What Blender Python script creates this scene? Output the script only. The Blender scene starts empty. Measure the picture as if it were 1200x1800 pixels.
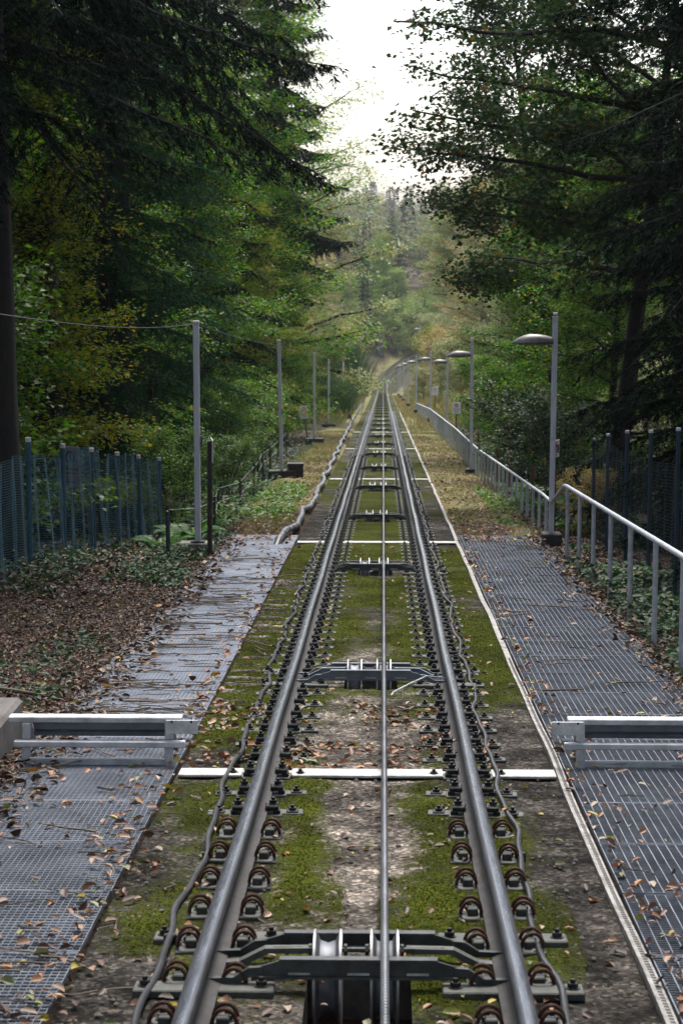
import bpy, math, random
import numpy as np
from mathutils import Vector, Matrix
R = math.radians
sc = bpy.context.scene
COL = sc.collection
random.seed(4)
RNG = np.random.default_rng(7)

# ------------------------------------------------------------------ track frame
SLOPE = math.tan(R(3.2))
UC = -0.105                                   # centre of the gauge
GH = 0.70                                     # half gauge

def bend(d):
    d = np.asarray(d, float)
    x = np.clip(d - 265, 0, None)
    q = 0.00042 * np.minimum(x, 190) ** 2
    return q + np.clip(d - 455, 0, None) * 0.088

def base(d):
    return -SLOPE * np.asarray(d, float) + bend(d)

def curve(d):
    x = np.clip(np.asarray(d, float) - 318, 0, None)
    return 0.0011 * x * x

def smooth(a, b, x):
    t = np.clip((np.asarray(x, float) - a) / (b - a), 0, 1)
    return t * t * (3 - 2 * t)

def W(u, d, h=0.0):
    return Vector((float(u), float(d), float(base(d)) + float(h)))

# ------------------------------------------------------------------ noise
_TAB = np.random.default_rng(99).random((256, 256))
def vnoise(x, y):
    x = np.asarray(x, float); y = np.asarray(y, float)
    xi = np.floor(x).astype(int); yi = np.floor(y).astype(int)
    fx = x - xi; fy = y - yi
    fx = fx * fx * (3 - 2 * fx); fy = fy * fy * (3 - 2 * fy)
    a = _TAB[xi & 255, yi & 255]; b = _TAB[(xi + 1) & 255, yi & 255]
    c = _TAB[xi & 255, (yi + 1) & 255]; e = _TAB[(xi + 1) & 255, (yi + 1) & 255]
    return (a * (1 - fx) + b * fx) * (1 - fy) + (c * (1 - fx) + e * fx) * fy
def fbm(x, y, o=4):
    s = 0; a = 1.0; t = 0
    for i in range(o):
        s = s + a * vnoise(np.asarray(x) * 2 ** i + 17 * i, np.asarray(y) * 2 ** i + 31 * i); t += a; a *= .5
    return s / t

# ------------------------------------------------------------------ ground height (over the inclined plane)
def GHT(u, d):
    u = np.asarray(u, float); d = np.asarray(d, float)
    h = -0.10 + 0.10 * (fbm(u * .8 + 9, d * .5, 3) - .5)
    uc = curve(d)
    l = -(u - uc) - 2.75; r = (u - uc) - 2.95
    # soil bank beside the near walkway, dropping behind the fence further down
    nb = 1 - smooth(27, 38, d)
    h = h + np.clip(l, 0, None) ** 1.0 * (0.12 * nb - 0.16 * (1 - nb) * (1 - smooth(70, 100, d)))
    h = h + np.clip(r, 0, None) * (-0.10) * (1 - smooth(60, 100, d))
    # strips of ground level with the bed further along
    far = smooth(34.5, 36, d)
    h = h + 0.10 * far * (np.abs(u) < 2.9)
    k = smooth(95, 150, d)
    h = h + np.clip(l, 0, 9) * 0.55 * k + np.clip(r + .3, 0, 9) * 0.75 * k
    h = h + np.clip(np.abs(u) - 30, 0, 300) * 0.22
    h = h + (fbm(u * .02, d * .02, 3) - .5) * 26 * smooth(470, 700, d)
    bed = (u > -1.5) & (u < 1.27) & (d < 300)
    h = np.where(bed, np.minimum(h, -0.3), h)
    walk = (d < 35) & (np.abs(u) < 2.72) & (np.abs(u) > 1.2)
    h = np.where(walk, -0.14, h)
    wide = (d >= 285) & (np.abs(u - uc) < 3.2)
    h = np.where(wide, -0.15, h)
    return h
def G(u, d, dh=0.0):
    return Vector((float(u), float(d), float(base(d)) + float(GHT(u, d)) + dh))

# ------------------------------------------------------------------ tagging
def tag(o, label=None, cat=None, group=None, kind=None):
    if label: o['label'] = label
    if cat: o['category'] = cat
    if group: o['group'] = group
    if kind: o['kind'] = kind
    return o
def empty(name, loc, rz=0.0, scale=1.0):
    o = bpy.data.objects.new(name, None); COL.objects.link(o)
    o.location = loc; o.rotation_euler = (0, 0, rz); o.scale = (scale,) * 3
    o.empty_display_size = .1
    return o
def copy_tree(o, parent=None, mats=None):
    c = o.copy(); COL.objects.link(c)
    if parent is not None: c.parent = parent
    for ch in [x for x in bpy.data.objects if x.parent == o]:
        copy_tree(ch, c)
    return c
_KIDS = {}
def ctree(o, parent=None):
    """copy with an explicit child list (faster than searching)"""
    c = o.copy(); COL.objects.link(c)
    if parent is not None: c.parent = parent
    for ch in list(o.children): ctree(ch, c)
    return c
ORD = ['first', 'second', 'third', 'fourth', 'fifth', 'sixth', 'seventh', 'eighth', 'ninth', 'tenth', 'eleventh', 'twelfth',
       'thirteenth', 'fourteenth', 'fifteenth', 'sixteenth', 'seventeenth', 'eighteenth', 'nineteenth', 'twentieth']
ORD += ['twenty-' + x for x in ORD[:9]] + ['thirtieth'] + ['thirty-' + x for x in ORD[:9]]

# ------------------------------------------------------------------ mesh builder
class _Sc:
    def __init__(s, mb): s.mb = mb
    def lathe(s, prof, c, axis=0, n=24, m=0): s.mb.lathe([(t * .72, r * .82) for t, r in prof], c, axis, n, m)
class MB:
    def __init__(s): s.v = []; s.f = []; s.m = []
    def add(s, vs, fs, m=0):
        b = len(s.v); s.v.extend([tuple(x) for x in vs])
        for f in fs: s.f.append([i + b for i in f]); s.m.append(m)
    def box(s, c, sz, m=0, M=None, bev=0.0):
        x, y, z = [a / 2 for a in sz]
        if bev <= 0:
            vs = [Vector((sx * x, sy * y, szz * z)) for sx in (-1, 1) for sy in (-1, 1) for szz in (-1, 1)]
            fs = [(0, 1, 3, 2), (4, 6, 7, 5), (0, 4, 5, 1), (2, 3, 7, 6), (0, 2, 6, 4), (1, 5, 7, 3)]
        else:
            bm_ = bev
            vs = []; idx = {}
            for ax in range(3):
                for sx in (-1, 1):
                    for sy in (-1, 1):
                        for szz in (-1, 1):
                            p = [sx * (x - bm_), sy * (y - bm_), szz * (z - bm_)]
                            p[ax] += (sx, sy, szz)[ax] * bm_
                            idx[(ax, sx, sy, szz)] = len(vs); vs.append(Vector(p))
            fs = []
            for ax in range(3):
                for sg in (-1, 1):
                    q = []
                    for a, b in ((-1, -1), (1, -1), (1, 1), (-1, 1)):
                        t = [0, 0, 0]; t[ax] = sg; t[(ax + 1) % 3] = a; t[(ax + 2) % 3] = b
                        q.append(idx[(ax, *t)])
                    fs.append(q if sg > 0 else q[::-1])
            for ax in range(3):
                o1, o2 = (ax + 1) % 3, (ax + 2) % 3
                for a in (-1, 1):
                    for b in (-1, 1):
                        t1 = [0, 0, 0]; t1[ax] = -1; t1[o1] = a; t1[o2] = b
                        t2 = list(t1); t2[ax] = 1
                        fs.append([idx[(o1, *t1)], idx[(o1, *t2)], idx[(o2, *t2)], idx[(o2, *t1)]])
            for sx in (-1, 1):
                for sy in (-1, 1):
                    for szz in (-1, 1): fs.append([idx[(0, sx, sy, szz)], idx[(1, sx, sy, szz)], idx[(2, sx, sy, szz)]])
        if M is not None: vs = [M @ p for p in vs]
        c = Vector(c); s.add([p + c for p in vs], fs, m)
    def tube(s, pts, r, n=8, m=0, caps=True):
        pts = [Vector(p) for p in pts]; k = len(pts)
        rr = r if hasattr(r, '__len__') else [r] * k
        up = None; rings = []
        for i, p in enumerate(pts):
            t = (pts[min(i + 1, k - 1)] - pts[max(i - 1, 0)])
            if t.length < 1e-9: t = Vector((0, 0, 1))
            t.normalize()
            if up is None:
                up = Vector((0, 0, 1)) if abs(t.z) < .9 else Vector((1, 0, 0))
            a = t.cross(up)
            if a.length < 1e-6: a = t.cross(Vector((1, 0, 0)))
            a.normalize(); b = a.cross(t); up = b
            rings.append([p + (a * math.cos(2 * math.pi * j / n) + b * math.sin(2 * math.pi * j / n)) * rr[i] for j in range(n)])
        vs = [q for rg in rings for q in rg]; fs = []
        for i in range(k - 1):
            for j in range(n):
                fs.append((i * n + j, i * n + (j + 1) % n, (i + 1) * n + (j + 1) % n, (i + 1) * n + j))
        if caps:
            fs.append(list(range(n))); fs.append([(k - 1) * n + j for j in range(n)][::-1])
        s.add(vs, fs, m)
    def prism(s, poly, axis, a, b, m=0):
        """poly of 2-D points extruded along axis (0,1,2) from a to b"""
        n = len(poly)
        def P(q, t):
            if axis == 0: return (t, q[0], q[1])
            if axis == 1: return (q[0], t, q[1])
            return (q[0], q[1], t)
        vs = [P(q, a) for q in poly] + [P(q, b) for q in poly]
        fs = [list(range(n)), list(range(2 * n - 1, n - 1, -1))] + [(i, i + n, (i + 1) % n + n, (i + 1) % n) for i in range(n)]
        s.add(vs, fs, m)
    def lathe(s, prof, c, axis=0, n=24, m=0):
        """profile of (t along axis, radius)"""
        c = Vector(c); vs = []; fs = []; k = len(prof)
        for (t, r) in prof:
            for j in range(n):
                a = 2 * math.pi * j / n
                p = [r * math.cos(a), r * math.sin(a)]; p.insert(axis, t); vs.append(c + Vector(p))
        for i in range(k - 1):
            for j in range(n): fs.append((i * n + j, i * n + (j + 1) % n, (i + 1) * n + (j + 1) % n, (i + 1) * n + j))
        fs.append(list(range(n))); fs.append([(k - 1) * n + j for j in range(n)][::-1])
        s.add(vs, fs, m)
    def mesh(s, name, mats, smooth_=False):
        me = bpy.data.meshes.new(name); me.from_pydata(s.v, [], s.f)
        for m in (mats if isinstance(mats, (list, tuple)) else [mats]): me.materials.append(m)
        if isinstance(mats, (list, tuple)) and len(mats) > 1: me.polygons.foreach_set('material_index', s.m)
        me.update()
        if smooth_:
            me.polygons.foreach_set('use_smooth', [True] * len(me.polygons))
            try: me.set_sharp_from_angle(angle=R(40))
            except Exception: pass
        return me
    def build(s, name, mats, parent=None, loc=None, smooth_=False):
        o = bpy.data.objects.new(name, s.mesh(name, mats, smooth_)); COL.objects.link(o)
        if parent is not None: o.parent = parent
        if loc is not None: o.location = loc
        return o

def np_mesh(name, V, F, mats, smooth_=False):
    """V (n,3), F (m,k) all faces of the same size"""
    me = bpy.data.meshes.new(name); V = np.asarray(V, np.float32); F = np.asarray(F, np.int32)
    m, k = F.shape
    me.vertices.add(len(V)); me.vertices.foreach_set('co', V.ravel())
    me.loops.add(m * k); me.loops.foreach_set('vertex_index', F.ravel())
    me.polygons.add(m); me.polygons.foreach_set('loop_start', np.arange(0, m * k, k, dtype=np.int32))
    try: me.polygons.foreach_set('loop_total', np.full(m, k, np.int32))
    except Exception: pass
    for x in (mats if isinstance(mats, (list, tuple)) else [mats]): me.materials.append(x)
    me.update(calc_edges=True); me.validate()
    if smooth_: me.polygons.foreach_set('use_smooth', np.ones(m, bool))
    return me
def link(name, me, parent=None, loc=None):
    o = bpy.data.objects.new(name, me); COL.objects.link(o)
    if parent is not None: o.parent = parent
    if loc is not None: o.location = loc
    return o

# ------------------------------------------------------------------ materials
def newmat(name):
    m = bpy.data.materials.new(name); m.use_nodes = True
    nt = m.node_tree; nt.nodes.clear()
    out = nt.nodes.new('ShaderNodeOutputMaterial')
    return m, nt, out
def N(nt, t, **kw):
    n = nt.nodes.new(t)
    for k, v in kw.items():
        if k.startswith('_'): setattr(n, k[1:], v)
        else: n.inputs[k.replace('__', ' ')].default_value = v
    return n
def ramp(nt, stops, src, interp='LINEAR'):
    r = nt.nodes.new('ShaderNodeValToRGB'); r.color_ramp.interpolation = interp
    el = r.color_ramp.elements
    el[0].position, el[0].color = stops[0][0], (*stops[0][1], 1)
    el[1].position, el[1].color = stops[-1][0], (*stops[-1][1], 1)
    for p, c in stops[1:-1]:
        e = el.new(p); e.color = (*c, 1)
    nt.links.new(src, r.inputs[0]); return r
def surf(name, c1, c2, scale=8.0, rough=.6, metal=0.0, bump=.15, bscale=None, det=6, rough2=None, spec=.5, stretch=None, c3=None):
    m, nt, out = newmat(name)
    tc = nt.nodes.new('ShaderNodeTexCoord'); src = tc.outputs['Object']
    if stretch:
        mp = N(nt, 'ShaderNodeMapping'); mp.inputs['Scale'].default_value = stretch; nt.links.new(src, mp.inputs[0]); src = mp.outputs[0]
    oi = nt.nodes.new('ShaderNodeObjectInfo')
    ad = N(nt, 'ShaderNodeVectorMath', _operation='ADD'); nt.links.new(src, ad.inputs[0])
    mul = N(nt, 'ShaderNodeMath', _operation='MULTIPLY'); mul.inputs[1].default_value = 37.0
    nt.links.new(oi.outputs['Random'], mul.inputs[0]); nt.links.new(mul.outputs[0], ad.inputs[1])
    n1 = N(nt, 'ShaderNodeTexNoise', Scale=scale, Detail=det, Roughness=.65); nt.links.new(ad.outputs[0], n1.inputs['Vector'])
    st = [(.3, c1), (.7, c2)] if c3 is None else [(.28, c1), (.55, c2), (.72, c3)]
    r = ramp(nt, st, n1.outputs['Fac'])
    b = N(nt, 'ShaderNodeBsdfPrincipled', Metallic=metal); b.inputs['Specular IOR Level'].default_value = spec
    nt.links.new(r.outputs[0], b.inputs['Base Color'])
    mr = N(nt, 'ShaderNodeMapRange'); mr.inputs['To Min'].default_value = rough; mr.inputs['To Max'].default_value = rough2 if rough2 is not None else min(1, rough + .15)
    nt.links.new(n1.outputs['Fac'], mr.inputs[0]); nt.links.new(mr.outputs[0], b.inputs['Roughness'])
    n2 = N(nt, 'ShaderNodeTexNoise', Scale=bscale or scale * 4, Detail=5); nt.links.new(ad.outputs[0], n2.inputs['Vector'])
    bp = N(nt, 'ShaderNodeBump', Strength=bump, Distance=.01); nt.links.new(n2.outputs['Fac'], bp.inputs['Height'])
    nt.links.new(bp.outputs[0], b.inputs['Normal'])
    nt.links.new(b.outputs[0], out.inputs[0])
    return m
def leafmat(name, stops, trans=.35, rough=.45, ospread=.25, spec=.4):
    m, nt, out = newmat(name)
    g = nt.nodes.new('ShaderNodeNewGeometry'); oi = nt.nodes.new('ShaderNodeObjectInfo')
    r = ramp(nt, stops, g.outputs['Random Per Island'])
    hs = N(nt, 'ShaderNodeHueSaturation')
    mr = N(nt, 'ShaderNodeMapRange'); mr.inputs['To Min'].default_value = 1 - ospread; mr.inputs['To Max'].default_value = 1 + ospread
    nt.links.new(oi.outputs['Random'], mr.inputs[0]); nt.links.new(mr.outputs[0], hs.inputs['Value'])
    nt.links.new(r.outputs[0], hs.inputs['Color'])
    b = N(nt, 'ShaderNodeBsdfPrincipled', Roughness=rough); b.inputs['Specular IOR Level'].default_value = spec
    t = N(nt, 'ShaderNodeBsdfTranslucent')
    nt.links.new(hs.outputs[0], b.inputs['Base Color'])
    hs2 = N(nt, 'ShaderNodeHueSaturation', Saturation=1.1, Value=1.5); nt.links.new(hs.outputs[0], hs2.inputs['Color']); nt.links.new(hs2.outputs[0], t.inputs[0])
    mx = N(nt, 'ShaderNodeMixShader', Fac=trans); nt.links.new(b.outputs[0], mx.inputs[1]); nt.links.new(t.outputs[0], mx.inputs[2])
    nt.links.new(mx.outputs[0], out.inputs[0])
    return m

M = {}
M['galv'] = surf('galvanised_steel', (.38, .40, .45), (.62, .65, .71), 9, .38, .4, .05, rough2=.55)
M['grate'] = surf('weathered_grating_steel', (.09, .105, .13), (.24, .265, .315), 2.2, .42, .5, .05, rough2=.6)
M['grate_lit'] = surf('lit_grating_steel', (.15, .17, .21), (.34, .37, .43), 2.2, .45, .4, .05, rough2=.6)  # lit copy of the same grating steel, brightness put into the colour
M['bluesteel'] = surf('blue_grey_steel', (.10, .12, .15), (.20, .22, .26), 7, .5, .5, .05)  # the steel's own blue grey tone
M['galv_dull'] = surf('dull_galvanised_steel', (.32, .33, .36), (.68, .69, .73), 7, .55, .25, .08, rough2=.7)
M['rail_side'] = surf('railside_steel', (.022, .021, .022), (.07, .066, .064), 14, .55, .5, .25)
M['rail_head'] = surf('rail_running_surface', (.040, .046, .060), (.17, .19, .23), 3.0, .18, .5, .06, rough2=.34, stretch=(14, .8, 14))
M['rail_shoulder'] = surf('rail_shoulder', (.006, .008, .012), (.035, .04, .052), 4.0, .33, .1, .06, rough2=.55, stretch=(10, 1.2, 10))
M['rail_flank'] = surf('rail_flank', (.03, .03, .032), (.09, .086, .082), 7, .6, .3, .2)
M['rust'] = surf('rusty_spring_steel', (.022, .011, .008), (.095, .036, .02), 26, .6, .3, .3)
M['dark_iron'] = surf('dark_iron', (.010, .011, .012), (.045, .045, .048), 18, .42, .6, .2)
M['cheek'] = surf('painted_cheek_steel', (.025, .028, .03), (.085, .09, .092), 12, .42, .45, .12)
M['plate'] = surf('grey_green_plate', (.03, .033, .03), (.10, .105, .095), 10, .55, .2, .2)
M['sheave'] = surf('worn_sheave_steel', (.30, .30, .31), (.58, .58, .58), 8, .4, .8, .03)
M['groove'] = surf('sheave_groove', (.08, .085, .10), (.22, .23, .26), 10, .5, .5, .05)
M['black_cable'] = surf('black_cable_sheath', (.012, .014, .018), (.04, .043, .05), 6, .45, 0, .1)
M['white_strip'] = surf('pale_metal_strip', (.26, .26, .25), (.56, .56, .55), 11, .5, .25, .15)
M['concrete'] = surf('weathered_concrete', (.10, .095, .085), (.26, .245, .225), 7, .85, 0, .5)
M['wallgrey'] = surf('grey_concrete_wall', (.06, .056, .052), (.17, .16, .155), 3, .85, 0, .3)
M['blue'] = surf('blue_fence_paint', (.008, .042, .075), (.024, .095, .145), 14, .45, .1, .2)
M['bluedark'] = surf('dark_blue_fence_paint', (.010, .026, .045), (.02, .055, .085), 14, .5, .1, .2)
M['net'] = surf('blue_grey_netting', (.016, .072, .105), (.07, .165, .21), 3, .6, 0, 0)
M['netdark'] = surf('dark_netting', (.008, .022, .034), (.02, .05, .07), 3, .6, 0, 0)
M['whitecap'] = surf('white_plastic_cap', (.34, .34, .34), (.55, .55, .55), 10, .5, 0, .05)
M['polegrey'] = surf('grey_painted_pole', (.46, .47, .54), (.62, .63, .71), 4, .45, .3, .05, stretch=(3, 3, .6))
M['lamphead'] = surf('dusty_lamp_cover', (.06, .056, .052), (.17, .16, .15), 7, .3, .1, .05)
M['lens'] = surf('lamp_lens', (.16, .16, .15), (.26, .26, .24), 6, .25, 0, .02)
M['sign'] = surf('white_sign_face', (.62, .62, .63), (.76, .76, .77), 5, .4, 0, .02)
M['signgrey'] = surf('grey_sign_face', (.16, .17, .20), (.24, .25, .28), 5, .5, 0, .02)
M['signred'] = surf('sign_red', (.45, .03, .03), (.55, .05, .04), 5, .4, 0, 0)
M['signblack'] = surf('sign_black', (.02, .02, .02), (.04, .04, .04), 5, .4, 0, 0)
M['darkpost'] = surf('dark_timber_post', (.018, .016, .014), (.06, .052, .045), 12, .8, 0, .4)
M['redpost'] = surf('rust_red_post', (.09, .03, .015), (.17, .06, .035), 12, .8, 0, .4)
M['bark'] = surf('dark_bark', (.004, .0035, .003), (.020, .017, .014), 5, .9, 0, 1.0, stretch=(3, 3, .7))
M['twig'] = surf('dead_twig', (.05, .04, .03), (.17, .14, .11), 8, .85, 0, .5)
M['paletwig'] = surf('pale_stick', (.20, .16, .12), (.36, .30, .24), 8, .8, 0, .4)
M['soilbox'] = surf('dark_box', (.012, .012, .012), (.03, .03, .03), 6, .6, 0, .2)

M['beech'] = leafmat('beech_leaves', [(0, (.012, .06, .008)), (.5, (.035, .125, .012)), (.8, (.11, .21, .018)), (.97, (.24, .25, .025)), (1, (.22, .09, .015))], .42, .5, .25, .15)
M['yellowgreen'] = leafmat('yellow_green_leaves', [(0, (.05, .10, .01)), (.5, (.11, .16, .015)), (.85, (.20, .21, .025)), (1, (.28, .17, .03))], .5, .5, .25, .15)
M['oak'] = leafmat('oak_leaves', [(0, (.012, .032, .012)), (.6, (.025, .055, .018)), (.9, (.05, .075, .02)), (1, (.13, .07, .02))], .25, .7, .25, .08)
M['autumn'] = leafmat('autumn_leaves', [(0, (.09, .12, .035)), (.4, (.19, .18, .055)), (.75, (.29, .20, .065)), (1, (.33, .15, .04))], .4)
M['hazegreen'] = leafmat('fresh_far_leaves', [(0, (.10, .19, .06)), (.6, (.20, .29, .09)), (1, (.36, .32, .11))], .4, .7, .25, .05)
M['olive'] = leafmat('olive_leaves', [(0, (.07, .13, .04)), (.5, (.15, .20, .065)), (.85, (.24, .23, .08)), (1, (.31, .19, .06))], .35)
M['spruce'] = leafmat('spruce_needles', [(0, (.0022, .0055, .004)), (.6, (.0045, .011, .0075)), (1, (.009, .020, .013))], .06, .8, .25, .02)
M['spruce_green'] = leafmat('fresh_spruce_needles', [(0, (.007, .028, .012)), (.6, (.012, .045, .018)), (1, (.024, .072, .027))], .12, .7, .25, .03)
M['douglas'] = leafmat('grey_conifer_needles', [(0, (.012, .022, .018)), (.6, (.022, .036, .029)), (1, (.036, .05, .04))], .1, .8, .25, .03)
M['shrub'] = leafmat('shrub_leaves', [(0, (.03, .085, .010)), (.6, (.07, .16, .018)), (1, (.14, .22, .03))], .45)
M['broom'] = leafmat('broom_stems', [(0, (.05, .11, .045)), (1, (.085, .16, .07))], .1)
M['fern'] = leafmat('fern_fronds', [(0, (.025, .09, .012)), (1, (.06, .16, .02))], .4)
M['ivy'] = leafmat('ground_cover_leaves', [(0, (.010, .030, .012)), (.6, (.022, .055, .022)), (.9, (.045, .08, .03)), (1, (.14, .08, .03))], .2, .5, .25, .2)
M['drygrass'] = leafmat('dry_grass_blades', [(0, (.10, .12, .03)), (.45, (.20, .18, .07)), (.8, (.30, .24, .12)), (1, (.34, .22, .14))], .3, .7)
M['grass'] = leafmat('grass_blades', [(0, (.05, .10, .015)), (.6, (.11, .15, .03)), (1, (.20, .18, .06))], .3, .7)
M['litter'] = leafmat('fallen_leaves', [(0, (.013, .009, .006)), (.45, (.036, .020, .012)), (.72, (.072, .041, .026)), (.88, (.14, .064, .03)), (.95, (.24, .16, .11)), (.97, (.30, .13, .02)), (1, (.20, .19, .03))], .1, .55)
M['litterbright'] = leafmat('bright_fallen_leaves', [(0, (.03, .016, .010)), (.3, (.10, .048, .028)), (.55, (.22, .115, .07)), (.73, (.34, .13, .035)), (.86, (.36, .29, .22)), (.94, (.07, .11, .02)), (1, (.40, .30, .03))], .1, .5)
M['mosstuft'] = leafmat('moss_tufts', [(0, (.014, .021, .002)), (.5, (.042, .055, .004)), (1, (.10, .115, .007))], .2, 1.0, .1, 0.0)
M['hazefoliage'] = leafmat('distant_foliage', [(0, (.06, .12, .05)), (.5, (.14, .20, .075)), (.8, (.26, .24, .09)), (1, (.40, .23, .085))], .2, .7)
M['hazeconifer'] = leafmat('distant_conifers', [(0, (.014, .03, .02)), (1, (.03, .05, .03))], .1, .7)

# insulated pipe: wrapped in light and dark bands
def pipe_mat():
    m, nt, out = newmat('banded_pipe_wrap')
    uv = nt.nodes.new('ShaderNodeTexCoord'); sp = nt.nodes.new('ShaderNodeSeparateXYZ'); nt.links.new(uv.outputs['Object'], sp.inputs[0])
    n = N(nt, 'ShaderNodeTexNoise', Scale=1.3, Detail=3); nt.links.new(uv.outputs['Object'], n.inputs['Vector'])
    a = N(nt, 'ShaderNodeMath', _operation='MULTIPLY_ADD'); a.inputs[1].default_value = .5; nt.links.new(n.outputs['Fac'], a.inputs[0]); nt.links.new(sp.outputs['Y'], a.inputs[2])
    f = N(nt, 'ShaderNodeMath', _operation='PINGPONG'); f.inputs[1].default_value = .21; nt.links.new(a.outputs[0], f.inputs[0])
    r = ramp(nt, [(.05, (.05, .055, .06)), (.09, (.06, .063, .07)), (.2, (.17, .175, .20))], f.outputs[0])
    b = N(nt, 'ShaderNodeBsdfPrincipled', Roughness=.45); nt.links.new(r.outputs[0], b.inputs['Base Color']); nt.links.new(b.outputs[0], out.inputs[0])
    return m
M['pipe'] = pipe_mat()

# wire rope: strands twisted along the length
def rope_mat():
    m, nt, out = newmat('twisted_wire_rope')
    tc = nt.nodes.new('ShaderNodeTexCoord')
    mp = N(nt, 'ShaderNodeMapping'); mp.inputs['Rotation'].default_value = (0, 0, R(32)); nt.links.new(tc.outputs['Object'], mp.inputs[0])
    w = N(nt, 'ShaderNodeTexWave', Scale=9.0, Distortion=.3, Detail=1.0); w.bands_direction = 'Y'; nt.links.new(mp.outputs[0], w.inputs[0])
    n = N(nt, 'ShaderNodeTexNoise', Scale=2.0, Detail=4); nt.links.new(tc.outputs['Object'], n.inputs[0])
    r = ramp(nt, [(.25, (.10, .11, .12)), (.75, (.30, .31, .34))], n.outputs['Fac'])
    b = N(nt, 'ShaderNodeBsdfPrincipled', Roughness=.34, Metallic=.8); nt.links.new(r.outputs[0], b.inputs['Base Color'])
    bp = N(nt, 'ShaderNodeBump', Strength=.8, Distance=.004); nt.links.new(w.outputs['Fac'], bp.inputs['Height']); nt.links.new(bp.outputs[0], b.inputs['Normal'])
    nt.links.new(b.outputs[0], out.inputs[0]); return m
M['rope'] = rope_mat()

# the bed: pebbly concrete and moss, moss driven by a point attribute and fine noise
def bed_mat():
    m, nt, out = newmat('mossy_concrete')
    tc = nt.nodes.new('ShaderNodeTexCoord'); o = tc.outputs['Object']
    n1 = N(nt, 'ShaderNodeTexNoise', Scale=2.2, Detail=8, Roughness=.7); nt.links.new(o, n1.inputs[0])
    base_ = ramp(nt, [(.30, (.012, .0125, .0125)), (.46, (.046, .045, .043)), (.58, (.12, .116, .108)), (.74, (.28, .262, .24))], n1.outputs['Fac'])
    vo = N(nt, 'ShaderNodeTexVoronoi', Scale=42.0); nt.links.new(o, vo.inputs['Vector'])
    peb = ramp(nt, [(0, (.12, .115, .11)), (.5, (.5, .48, .46)), (.72, (1.0, .96, .92)), (.86, (1.75, 1.68, 1.6))], vo.outputs['Color'])
    mm = N(nt, 'ShaderNodeMix', _data_type='RGBA', _blend_type='MULTIPLY'); mm.inputs['Factor'].default_value = .9
    nt.links.new(base_.outputs[0], mm.inputs[6]); nt.links.new(peb.outputs[0], mm.inputs[7])
    gain = N(nt, 'ShaderNodeMix', _data_type='RGBA', _blend_type='MULTIPLY'); gain.inputs['Factor'].default_value = 1
    nt.links.new(mm.outputs[2], gain.inputs[6])
    at = nt.nodes.new('ShaderNodeAttribute'); at.attribute_name = 'pale'
    pr = ramp(nt, [(0, (.50, .50, .50)), (1, (2.2, 2.05, 1.95))], at.outputs['Fac']); nt.links.new(pr.outputs[0], gain.inputs[7])
    # moss
    am = nt.nodes.new('ShaderNodeAttribute'); am.attribute_name = 'moss'
    n2 = N(nt, 'ShaderNodeTexNoise', Scale=16.0, Detail=6, Roughness=.75); nt.links.new(o, n2.inputs[0])
    n5 = N(nt, 'ShaderNodeTexNoise', Scale=4.5, Detail=5, Roughness=.7); nt.links.new(o, n5.inputs[0])
    s0 = N(nt, 'ShaderNodeMath', _operation='MULTIPLY_ADD'); s0.inputs[1].default_value = 1.1; nt.links.new(n5.outputs['Fac'], s0.inputs[0]); nt.links.new(am.outputs['Fac'], s0.inputs[2])
    s1 = N(nt, 'ShaderNodeMath', _operation='MULTIPLY_ADD'); s1.inputs[1].default_value = 1.6; nt.links.new(n2.outputs['Fac'], s1.inputs[0]); nt.links.new(s0.outputs[0], s1.inputs[2])
    mk = N(nt, 'ShaderNodeMapRange'); mk.inputs['From Min'].default_value = 1.60; mk.inputs['From Max'].default_value = 2.02; nt.links.new(s1.outputs[0], mk.inputs[0])
    n3 = N(nt, 'ShaderNodeTexNoise', Scale=60.0, Detail=3); nt.links.new(o, n3.inputs[0])
    mc = ramp(nt, [(.3, (.006, .009, .002)), (.5, (.034, .045, .004)), (.72, (.085, .10, .007))], n3.outputs['Fac'])
    n4 = N(nt, 'ShaderNodeTexNoise', Scale=1.4, Detail=4); nt.links.new(o, n4.inputs[0])
    mc2 = N(nt, 'ShaderNodeMix', _data_type='RGBA', _blend_type='MULTIPLY'); mc2.inputs['Factor'].default_value = 1
    v4 = ramp(nt, [(.3, (.45, .42, .4)), (.65, (1.15, 1.1, 1.0))], n4.outputs['Fac'])
    nt.links.new(mc.outputs[0], mc2.inputs[6]); nt.links.new(v4.outputs[0], mc2.inputs[7])
    cm = N(nt, 'ShaderNodeMix', _data_type='RGBA'); nt.links.new(mk.outputs[0], cm.inputs['Factor']); nt.links.new(gain.outputs[2], cm.inputs[6]); nt.links.new(mc2.outputs[2], cm.inputs[7])
    b = N(nt, 'ShaderNodeBsdfPrincipled', Roughness=.95); b.inputs['Specular IOR Level'].default_value = .06
    nt.links.new(cm.outputs[2], b.inputs['Base Color'])
    bp = N(nt, 'ShaderNodeBump', Strength=.7, Distance=.012)
    ha = N(nt, 'ShaderNodeMath', _operation='ADD'); nt.links.new(vo.outputs['Distance'], ha.inputs[0]); nt.links.new(n3.outputs['Fac'], ha.inputs[1])
    nt.links.new(ha.outputs[0], bp.inputs['Height']); nt.links.new(bp.outputs[0], b.inputs['Normal'])
    nt.links.new(b.outputs[0], out.inputs[0]); return m
M['bed'] = bed_mat()

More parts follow.
